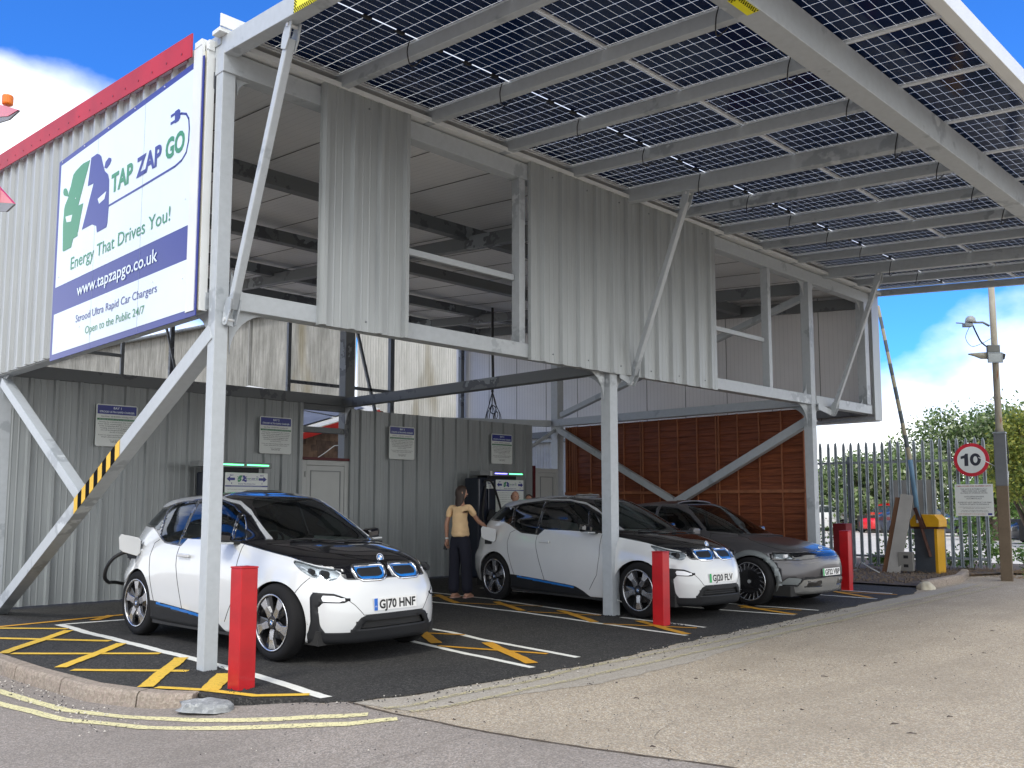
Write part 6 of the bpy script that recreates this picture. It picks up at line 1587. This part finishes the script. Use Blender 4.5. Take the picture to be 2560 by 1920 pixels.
# ---------- grey electric car
GUN=mat('gunmetal_paint',(.085,.083,.09),.3,.35,coat=.6,var=.04); GUNL=mat('gunmetal_paint_light',(.34,.34,.33),.22,.6,coat=.6,var=.04); ARCHM=mat('arch_cladding_silver',(.20,.22,.225),.4,.5)
def make_grey(label):
    root=empty('parked_car',(0,0,0),0,label,'car')
    bm=loft(IOROWS,-1.6); bv=BVHTree.FromBMesh(bm); lay=bm.faces.layers.int.new('reg')
    for f in bm.faces: f[lay]=1
    cut(bm,lay,sdf_poly([(-.74,1.11),(-.70,1.2),(-.63,1.36),(-.55,1.47),(-.42,1.525),(.2,1.545),(.2,1.06),(-.45,1.065)]),'front',4,lambda c:-1.75<c.x<.1 and c.z>1.0,{1})
    W=lambda P,reg: cut(bm,lay,sdf_round(P,.012),'side',reg,lambda c:c.y<-.42 and c.z>1.0,{1})
    W([(-.95,1.13),(-1.25,1.36),(-1.50,1.46),(-1.85,1.495),(-1.85,1.12)],6); W([(-1.93,1.495),(-2.3,1.50),(-2.68,1.45),(-2.75,1.15),(-1.93,1.12)],7); W([(-2.76,1.44),(-3.02,1.36),(-3.15,1.22),(-2.83,1.17)],8)
    cut(bm,lay,sdf_round([(-.86,.70),(-.86,.815),(-.62,.812),(-.4,.822),(0,.845),(.2,.845),(.2,.745),(-.3,.732),(-.62,.695)],0),'front',12,lambda c:c.x>.27 and c.z<.9,{1})
    cut(bm,lay,sdf_poly([(-.83,.725),(-.83,.80),(-.66,.80),(-.64,.715)]),'front',9,lambda c:c.x>.30 and c.z<.9,{12})
    cut(bm,lay,sdf_poly([(.28,.30),(.82,.315),(.95,.415),(2.2,.46),(2.2,.0),(.28,.0)]),'wrap',10,lambda c:c.x>.2 and c.y<.1 and c.z<.6,{1})
    cut(bm,lay,sdf_poly([(.97,.30),(1.06,.385),(1.40,.40),(1.40,.30)]),'wrap',12,lambda c:c.x>.4 and c.y<.1 and c.z<.6,{10})
    cut(bm,lay,sdf_line([(.28,.308),(.82,.322),(.95,.422),(2.2,.468)],.010),'wrap',13,lambda c:c.x>.2 and c.y<.1 and c.z<.6,{1,10})
    cut(bm,lay,sdf_poly([(.46,.335),(.63,.45),(.92,.43),(.83,.338)]),'wrap',14,lambda c:c.x>.2 and c.y<-.2 and c.z<.6,{1})
    cut(bm,lay,sdf_poly([(-2.55,.36),(-.42,.36),(-.42,0),(-2.55,0)]),'side',13,lambda c:c.y<-.3 and c.z<.6,{1})
    for ax in (0,-3.0):
        cut(bm,lay,lambda q,ax=ax:math.hypot(q[0]-ax,q[1]-.36)-.475,'side',11,lambda c:c.y<-.5 and .2<c.z<1,{1,10,13})
        cut(bm,lay,lambda q,ax=ax:math.hypot(q[0]-ax,q[1]-.36)-.395,'side',99,lambda c:c.y<-.45 and c.z<1)
    bmesh.ops.delete(bm,geom=[f for f in bm.faces if f[lay]==99],context='FACES'); bm.normal_update(); bm.verts.index_update()
    P=shell_parts(bm,lay); bm.free()
    add_panel(root,'body',1,P,GUN,0,.014); add_panel(root,'windscreen',4,P,GLS,.004,0)
    for k,nm in ((6,'front_side_window'),(7,'rear_side_window'),(8,'rear_quarter_window')): add_pair(root,nm,k,P,GLD,.004,0)
    add_panel(root,'bumper_skid',10,P,GUNL,-.006,.016); add_pair(root,'wheel_arch_trim',11,P,ARCHM,-.008,.03); add_panel(root,'front_band',12,P,PAINTB,.001,.01); add_panel(root,'lower_trim',13,P,PLAST,.004,.01); add_pair(root,'corner_vent',14,P,ARCHM,.004,.01)
    for s in (0,2):
        h=add_panel(root,'headlight',9,P,LENS,-.001,0,s,False); add_panel(h,'lamp_housing',9,P,LAMPD,.03,.005,s,False); sg=1 if s==0 else -1
        q=MB(); q.box((.50,-.76*sg,.735),(.53,-.66*sg,.785)); q.box((.56,-.64*sg,.735),(.60,-.56*sg,.785)) if 0 else None; q.build('lamp_unit',LAMPW,h)
    seam_tubes(root,bv,[[(-.78,1.08),(-.72,.9),(-.74,.6),(-.82,.4)],[(-1.89,1.10),(-1.90,.9),(-1.88,.6),(-1.85,.4)],[(-2.72,1.12),(-2.66,.9),(-2.55,.65)],[(-.80,1.075),(-.40,1.035),(.0,.95),(.36,.86),(.52,.825)]])
    seam_tubes(root,bv,[[(-.80,.66),(-.5,.655),(-.1,.69),(0,.71)]],.004,GUNL,True,'crease',True)
    u=MB(); u.box((-3.6,-.78,.17),(.62,.78,.32)); u.box((-2.55,-.9,.17),(-.45,.9,.3)); u.build('underbody',SEAMM,root)
    for ax in (0,-3.0):
        for s in (1,-1):
            c=MB()
            n=14; Q=[(.40*math.cos(math.pi*i/n),.36+.40*math.sin(math.pi*i/n)) for i in range(n+1)]
            c.add([(ax+x,s*.52,z) for x,z in Q]+[(ax+.40,s*.52,.15),(ax-.40,s*.52,.15)],[tuple(range(n+1))+(n+2,n+1)]); o=len(c.v)
            for x,z in Q: c.v+= [(ax+x,s*.52,z),(ax+x,s*.80,z)]
            for i in range(n): c.f.append((o+2*i,o+2*i+1,o+2*i+3,o+2*i+2)); c.m.append(0)
            c.build('wheel_arch_liner',SEAMM,root)
    b=MB(); b.box((-3.3,-.72,.3),(-.4,.72,.42)); b.box((-.62,-.7,.4),(-.4,.7,.95)); b.build('cabin_floor',INTER,root); MB().beam((-.80,-.72,.95),(-.80,.72,.95),.4,.14).build('dashboard',INTER,root,.04)
    for y in (-.38,.38): seat(root,-1.75,y,INTER,INTER,True,.38); seat(root,-2.6,y,INTER,INTER,True,.38)
    for s in (-1,1):
        MB().beam((-.92,s*.88,1.09),(-.95,s*1.06,1.10),.13,.13).build('door_mirror',GUN,root,.04); handle(root,-1.62,.98,s,.925,GUN,.2); handle(root,-2.5,1.0,s,.915,GUN,.2)
    for x,s in ((0,-1),(0,1),(-3,-1),(-3,1)): wheel(root,x,s,.365,.285,.235,'disc',.80,.15)
    wiper(root,bv,(-.26,.1,0),(-.42,-.52,0),PLAST); wiper(root,bv,(-.28,.58,0),(-.28,.08,0),PLAST)
    plate(root,'GF22 VBP',((.867,0,.515),(0,1,0),(-.05,0,1),(1,0,.05)),.52,.108,PLG)
    e=MB(); c0=Vector((.70,0,.872)); U=Vector((0,1,0)); V=Vector((-.35,0,.94)).normalized()
    k=16; ringp=[c0+U*(.055*math.cos(2*math.pi*i/k))+V*(.03*math.sin(2*math.pi*i/k)) for i in range(k+1)]; e.tube(ringp,.005,5); e.tube([c0-U*.028-V*.016,c0-U*.018+V*.018],.005,5); e.tube([c0+U*.018-V*.018,c0+U*.028+V*.016],.005,5); e.tube([c0-U*.022,c0+U*.022],.005,5); e.build('emblem',CHR,root,smooth=True)
    return root
car3=make_grey('dark grey electric car with plate GF22 VBP, nearest the brown timber wall')
car3.scale=(.93,.93,.93); car3.location=(8.63,-.72,0); car3.rotation_euler=(0,0,math.atan2(-.9996,-.03))
# ================================================================== people
SKIN=mat('skin',(.46,.25,.17),.55,var=.06); HAIRB=mat('dark_brown_hair',(.035,.020,.014),.55,var=.3,vscale=30,stretch=(1,1,.2)); CREAM=mat('cream_tshirt',(.80,.56,.31),.85,var=.08,vscale=9,bmp=.5,bscale=9); NAVYT=mat('navy_trousers',(.008,.009,.020),.85,var=.1,bmp=.3,bscale=12)
DARKT=mat('dark_jacket',(.02,.022,.03),.85); HAIRF=mat('fair_hair',(.42,.34,.24),.7); HAIRG=mat('short_grey_hair',(.12,.08,.055),.7)
def skinned(name,J,E,m,parent,sub=2,root=0):
    me=bpy.data.meshes.new(name); me.from_pydata([j[:3] for j in J],E,[]); o=bpy.data.objects.new(name,me); C.objects.link(o)
    s=o.modifiers.new('s','SKIN'); s.use_smooth_shade=True; s.branch_smoothing=.6
    for i,j in enumerate(J): r=j[3]; me.skin_vertices[0].data[i].radius=(r,r) if not hasattr(r,'__len__') else r
    me.skin_vertices[0].data[root].use_root=True
    q=o.modifiers.new('u','SUBSURF'); q.levels=sub; q.render_levels=sub
    dg=bpy.context.evaluated_depsgraph_get(); me2=bpy.data.meshes.new_from_object(o.evaluated_get(dg)); bpy.data.objects.remove(o)
    me2.materials.clear(); me2.materials.append(m); 
    for p in me2.polygons: p.use_smooth=True
    o=bpy.data.objects.new(name,me2); C.objects.link(o); o.parent=parent; return o
def hand(mb,w,d,up,side,curl=.5,s=1):
    """palm + four fingers + thumb starting at wrist w, pointing along d"""
    w=Vector(w);d=Vector(d).normalized();n=Vector(up).normalized();x=d.cross(n).normalized()*side
    mb.tube([w-d*.02,w+d*.02,w+d*.055,w+d*.085],[.024*s,.028*s,.034*s,.030*s],8)
    for i,(off,l,r) in enumerate(((-.027,.066,.0085),(-.009,.075,.009),(.009,.070,.0088),(.026,.054,.0078))):
        p=w+d*.08+x*off; k=[p]; a=0
        for j in range(3):
            a+=curl*.55; dd=(d*math.cos(a)-n*math.sin(a)); k.append(k[-1]+dd*l*s/3*(1.15-.15*j))
        mb.tube([k[0]-d*.02]+k,[r*1.05,r,r*.95,r*.85,r*.6],6)
    p=w+d*.025-x*.026; mb.tube([p,p-x*.022+d*.022-n*.008,p-x*.030+d*.048-n*.016,p-x*.028+d*.066-n*.022],[.012,.0105,.0095,.007],6)
def head(mb,hb,c,yaw,hairm,style,parent):
    """head centre c; face looks along yaw"""
    c=Vector(c); f=Vector((math.cos(yaw),math.sin(yaw),0)); r=Vector((f.y,-f.x,0)); u=Vector((0,0,1))
    n=20;m=14;o=len(mb.v)
    for j in range(m+1):
        t=math.pi*j/m
        for i in range(n):
            a=2*math.pi*i/n; x=math.sin(t)*math.cos(a); y=math.sin(t)*math.sin(a); z=math.cos(t)
            w=.074; dpt=.092; jaw=1-.32*max(0,-z)**1.3
            fx=x*dpt*(jaw if x<0 else (1-.16*max(0,-z))); fy=y*w*jaw; fz=z*.112
            if x>.55: fx-=.006*(1-abs(z))   # flatter face
            mb.v.append(tuple(c+f*fx+r*fy+u*fz))
    for j in range(m):
        for i in range(n): i2=(i+1)%n; mb.f.append((o+j*n+i,o+(j+1)*n+i,o+(j+1)*n+i2,o+j*n+i2)); mb.m.append(0)
    P=lambda a,b,d: c+f*a+r*b+u*d
    mb.add([P(.082,0,.018),P(.084,-.012,-.022),P(.108,0,-.020),P(.084,.012,-.022),P(.085,0,-.034)],[(0,2,1),(0,3,2),(1,2,4),(2,3,4)])
    mb.tube([P(.08,-.022,-.052),P(.088,0,-.050),P(.08,.022,-.052)],[.003,.006,.003],6)
    for s in (-1,1): mb.tube([P(.0,.072*s,.022),P(-.012,.082*s,.015),P(-.008,.080*s,-.012),P(.004,.073*s,-.022)],[.006,.010,.009,.005],6)
    e=MB()
    for s in (-1,1): e.cyl(P(.076,.030*s,.008),P(.0835,.030*s,.008),.0085,8)
    e.build('eyes',SBLK,parent)
    # hair
    if style=='bald':
        k=MB(); 
        for j in range(6,10):
            pass
        o=len(k.v);A=[2*math.pi*(.22+.56*i/16) for i in range(17)]
        for t in (1.15,1.4,1.65,1.9):
            for a in A: k.v.append(tuple(c+f*(math.sin(t)*math.cos(a)*.097)+r*(math.sin(t)*math.sin(a)*.079)+u*(math.cos(t)*.112)))
        for j in range(3):
            for i in range(16): k.f.append((j*17+i,(j+1)*17+i,(j+1)*17+i+1,j*17+i+1)); k.m.append(0)
        k.build('hair',hairm,parent,smooth=True); return
    k=MB(); rg=random.Random(3); n=34; L_=.36 if style=='long' else .10
    rows=[]
    for j in range(13):
        t=j/12
        ring_=[]
        for i in range(n):
            a=2*math.pi*i/n; back=(1-math.cos(a))/2  # 0 face side, 1 back
            lim=.62+(1.48 if style=='long' else .95)*back**.85
            wob=1+.05*noise.noise(Vector((i*.9,j*.25,3)))
            if t<=.5:
                th=lim*(t/.5); p=c+f*(math.sin(th)*math.cos(a)*.104*wob)+r*(math.sin(th)*math.sin(a)*.087*wob)+u*(math.cos(th)*.124)
                base=p
            else:
                s=(t-.5)/.5; th=lim; p=c+f*(math.sin(th)*math.cos(a)*.104*wob)+r*(math.sin(th)*math.sin(a)*.087*wob)+u*(math.cos(th)*.124)
                fall=L_*max(0,back-.22)**.6*s
                inw=1+(.10*math.sin(s*3.1) if style=='long' else -.18*s); p=Vector((c.x+(p.x-c.x)*inw*wob,c.y+(p.y-c.y)*inw*wob,p.z-fall*(1+.15*noise.noise(Vector((i*.7,0,9))))))
            ring_.append(p)
        rows.append(ring_)
    for rr_ in rows: k.v+= [tuple(p) for p in rr_]
    for j in range(12):
        for i in range(n): i2=(i+1)%n; k.f.append((j*n+i,(j+1)*n+i,(j+1)*n+i2,j*n+i2)); k.m.append(0)
    k.build('hair',hairm,parent,smooth=True)
def person(x,y,yaw,h,label,top,legs,hairm,style,pose,headyaw=0,group=None,shoes=None):
    """local axes: +x forward, +y left, scaled to height h (built at 1.70)"""
    root=empty('person',(x,y,0),yaw,label,'person',group); k=h/1.70; root.scale=(k,k,k)
    hp=(0,0,.90); ch=(-.005,0,1.22); nk=(.0,0,1.44)
    def arm(s): 
        sh=Vector((-.01,s*.165,1.385)); el,wr=pose['L' if s>0 else 'R']; return sh,Vector(el),Vector(wr)
    J=[(0,0,.95,(.125,.10)),(0,0,1.10,(.105,.085)),(-.01,0,1.28,(.115,.085)),(0,0,1.395,(.060,.06)),(.01,0,1.47,(.048,.05)),(.02,0,1.54,(.05,.05))]; E=[(0,1),(1,2),(2,3),(3,4),(4,5)]
    for s in (1,-1):
        sh,el,wr=arm(s); b=len(J); J+= [(*(sh-Vector((0,0,.012))),.040),(*el,.036),(*(el.lerp(wr,.4)),.036),(*wr,.022)]; E+=[(3,b),(b,b+1),(b+1,b+2),(b+2,b+3)]
    for s in (1,-1):
        fx=pose.get('feet',{}).get(s,0); b=len(J); J+= [(0,s*.085,.86,.088),(fx*.5+.005,s*.088,.48,.056),(fx,s*.088,.25,.050),(fx-.01,s*.088,.08,.034)]; E+=[(0,b),(b,b+1),(b+1,b+2),(b+2,b+3)]
    body=skinned('body',J,E,SKIN,root)
    mb=MB()
    for s in (1,-1):
        sh,el,wr=arm(s); d=(wr-el); hand(mb,wr,d,pose.get('Lup' if s>0 else 'Rup',(0,s,0)),s,pose.get('curl',.6))
        fx=pose.get('feet',{}).get(s,0)
        mb.tube([(fx-.055,s*.088,.035),(fx+.02,s*.09,.05),(fx+.10,s*.093,.03),(fx+.165,s*.095,.018)],[.028,.036,.034,.016],8)
    head(mb,None,(.03,0,1.60),headyaw,hairm,style,root)
    # merge hands / head into the body mesh
    me=body.data; vs=[v.co.copy() for v in me.vertices]; fs=[tuple(p.vertices) for p in me.polygons]; o=len(vs); vs+=[Vector(v) for v in mb.v]; fs+=[tuple(i+o for i in f) for f in mb.f]
    m2=bpy.data.meshes.new('body'); m2.from_pydata([tuple(v) for v in vs],[],fs); m2.materials.append(SKIN)
    for p in m2.polygons: p.use_smooth=True
    body.data=m2
    # shirt
    J=[(0,0,.90,(.17,.14)),(0,0,1.0,(.166,.14)),(0,0,1.12,(.152,.122)),(-.01,0,1.27,(.165,.125)),(-.005,0,1.385,(.115,.085)),(.005,0,1.435,(.070,.065))]; E=[(0,1),(1,2),(2,3),(3,4),(4,5)]
    for s in (1,-1):
        sh,el,wr=arm(s); b=len(J); e1=sh.lerp(el,.62 if pose.get('short',True) else 1); J+= [(*sh,.056),(*e1,.056)]; E+=[(4,b),(b,b+1)]
        if not pose.get('short',True): J.append((*wr,.034)); E.append((b+1,b+2))
    sh_=skinned('tshirt' if pose.get('short',True) else 'jacket',J,E,top,root,3)
    for v in sh_.data.vertices:
        q=v.co; w=.007*noise.noise(Vector((q.x*9,q.y*9,q.z*14)))+.012*noise.noise(Vector((q.x*4+3,q.y*5,q.z*22)))*(1 if q.z<1.25 else .5)
        v.co=q+v.normal*w
    for v in sh_.data.vertices:
        if v.co.z<.93 and abs(v.co.y)<.24: v.co.z=.93+.01*noise.noise(v.co*14)
    J=[(0,0,1.06,(.135,.105)),(0,0,.93,(.178,.142))]; E=[(0,1)]
    for s in (1,-1):
        fx=pose.get('feet',{}).get(s,0); b=len(J); J+= [(0,s*.088,.80,.112),(fx*.5,s*.092,.48,.088),(fx*.9,s*.094,.22,.092),(fx*.95,s*.095,.05,.098)]; E+=[(1,b),(b,b+1),(b+1,b+2),(b+2,b+3)]
    skinned('trousers',J,E,legs,root)
    for s in (1,-1):
        fx=pose.get('feet',{}).get(s,0); MB().prism([(fx-.08,s*.09-.035),(fx+.04,s*.09-.04),(fx+.13,s*.09-.042),(fx+.18,s*.09-.01),(fx+.17,s*.09+.03),(fx+.05,s*.09+.042),(fx-.07,s*.09+.035)],((0,0,.0),(1,0,0),(0,1,0),(0,0,1)),.016).build('sandal' if style=='long' else 'shoe',shoes or mat('pale_pink_sandal',(.55,.34,.28),.7),root,.003)
    return root
W=person(5.62,3.02,R(16),1.70,'woman in cream T-shirt and wide navy trousers reaching to the open charging flap',CREAM,NAVYT,HAIRB,'long',{'L':((-.06,.215,1.12),(-.03,.225,.885)),'R':((.20,-.20,1.17),(.42,-.25,1.045)),'Lup':(.2,1,0),'Rup':(0,.3,1),'feet':{1:-.03,-1:.06},'arm':.9},-.75)
def held():
    o=MB().box((-.006,-.036,-.075),(.006,.036,.075)).build('phone',PLAST,bevel=.005); tag(o,'black phone held in the woman\'s lowered left hand','phone')
    m=W.matrix_basis; p=Vector((-.02,.245,.80)); o.location=m@p; o.rotation_euler=(R(10),R(6),R(16))
    r=MB(); ring(r,[(.026,-.012),(.029,0),(.026,.012)],18); q=r.build('wrist_watch',WHITE,W,loc=(-.032,.225,.905)); q.rotation_euler=(R(90),0,0)
held()
STD={'L':((-.02,.24,1.13),(.12,.20,.93)),'R':((-.02,-.24,1.13),(.14,-.2,.98)),'short':False,'feet':{1:0,-1:.03}}
person(8.25,4.42,R(200),1.66,'balding man in dark clothes behind the second white car, his head before the charger sign',DARKT,DARKT,HAIRG,'bald',STD,.9,None,BLK)
person(8.75,4.55,R(210),1.60,'dark haired person behind the second white car, in front of the narrow door',DARKT,DARKT,HAIRB,'short',STD,0,None,BLK)
person(10.0,4.06,R(190),1.63,'fair haired person mostly hidden behind the grey car, by the timber wall',DARKT,DARKT,HAIRF,'short',STD,0,None,BLK)
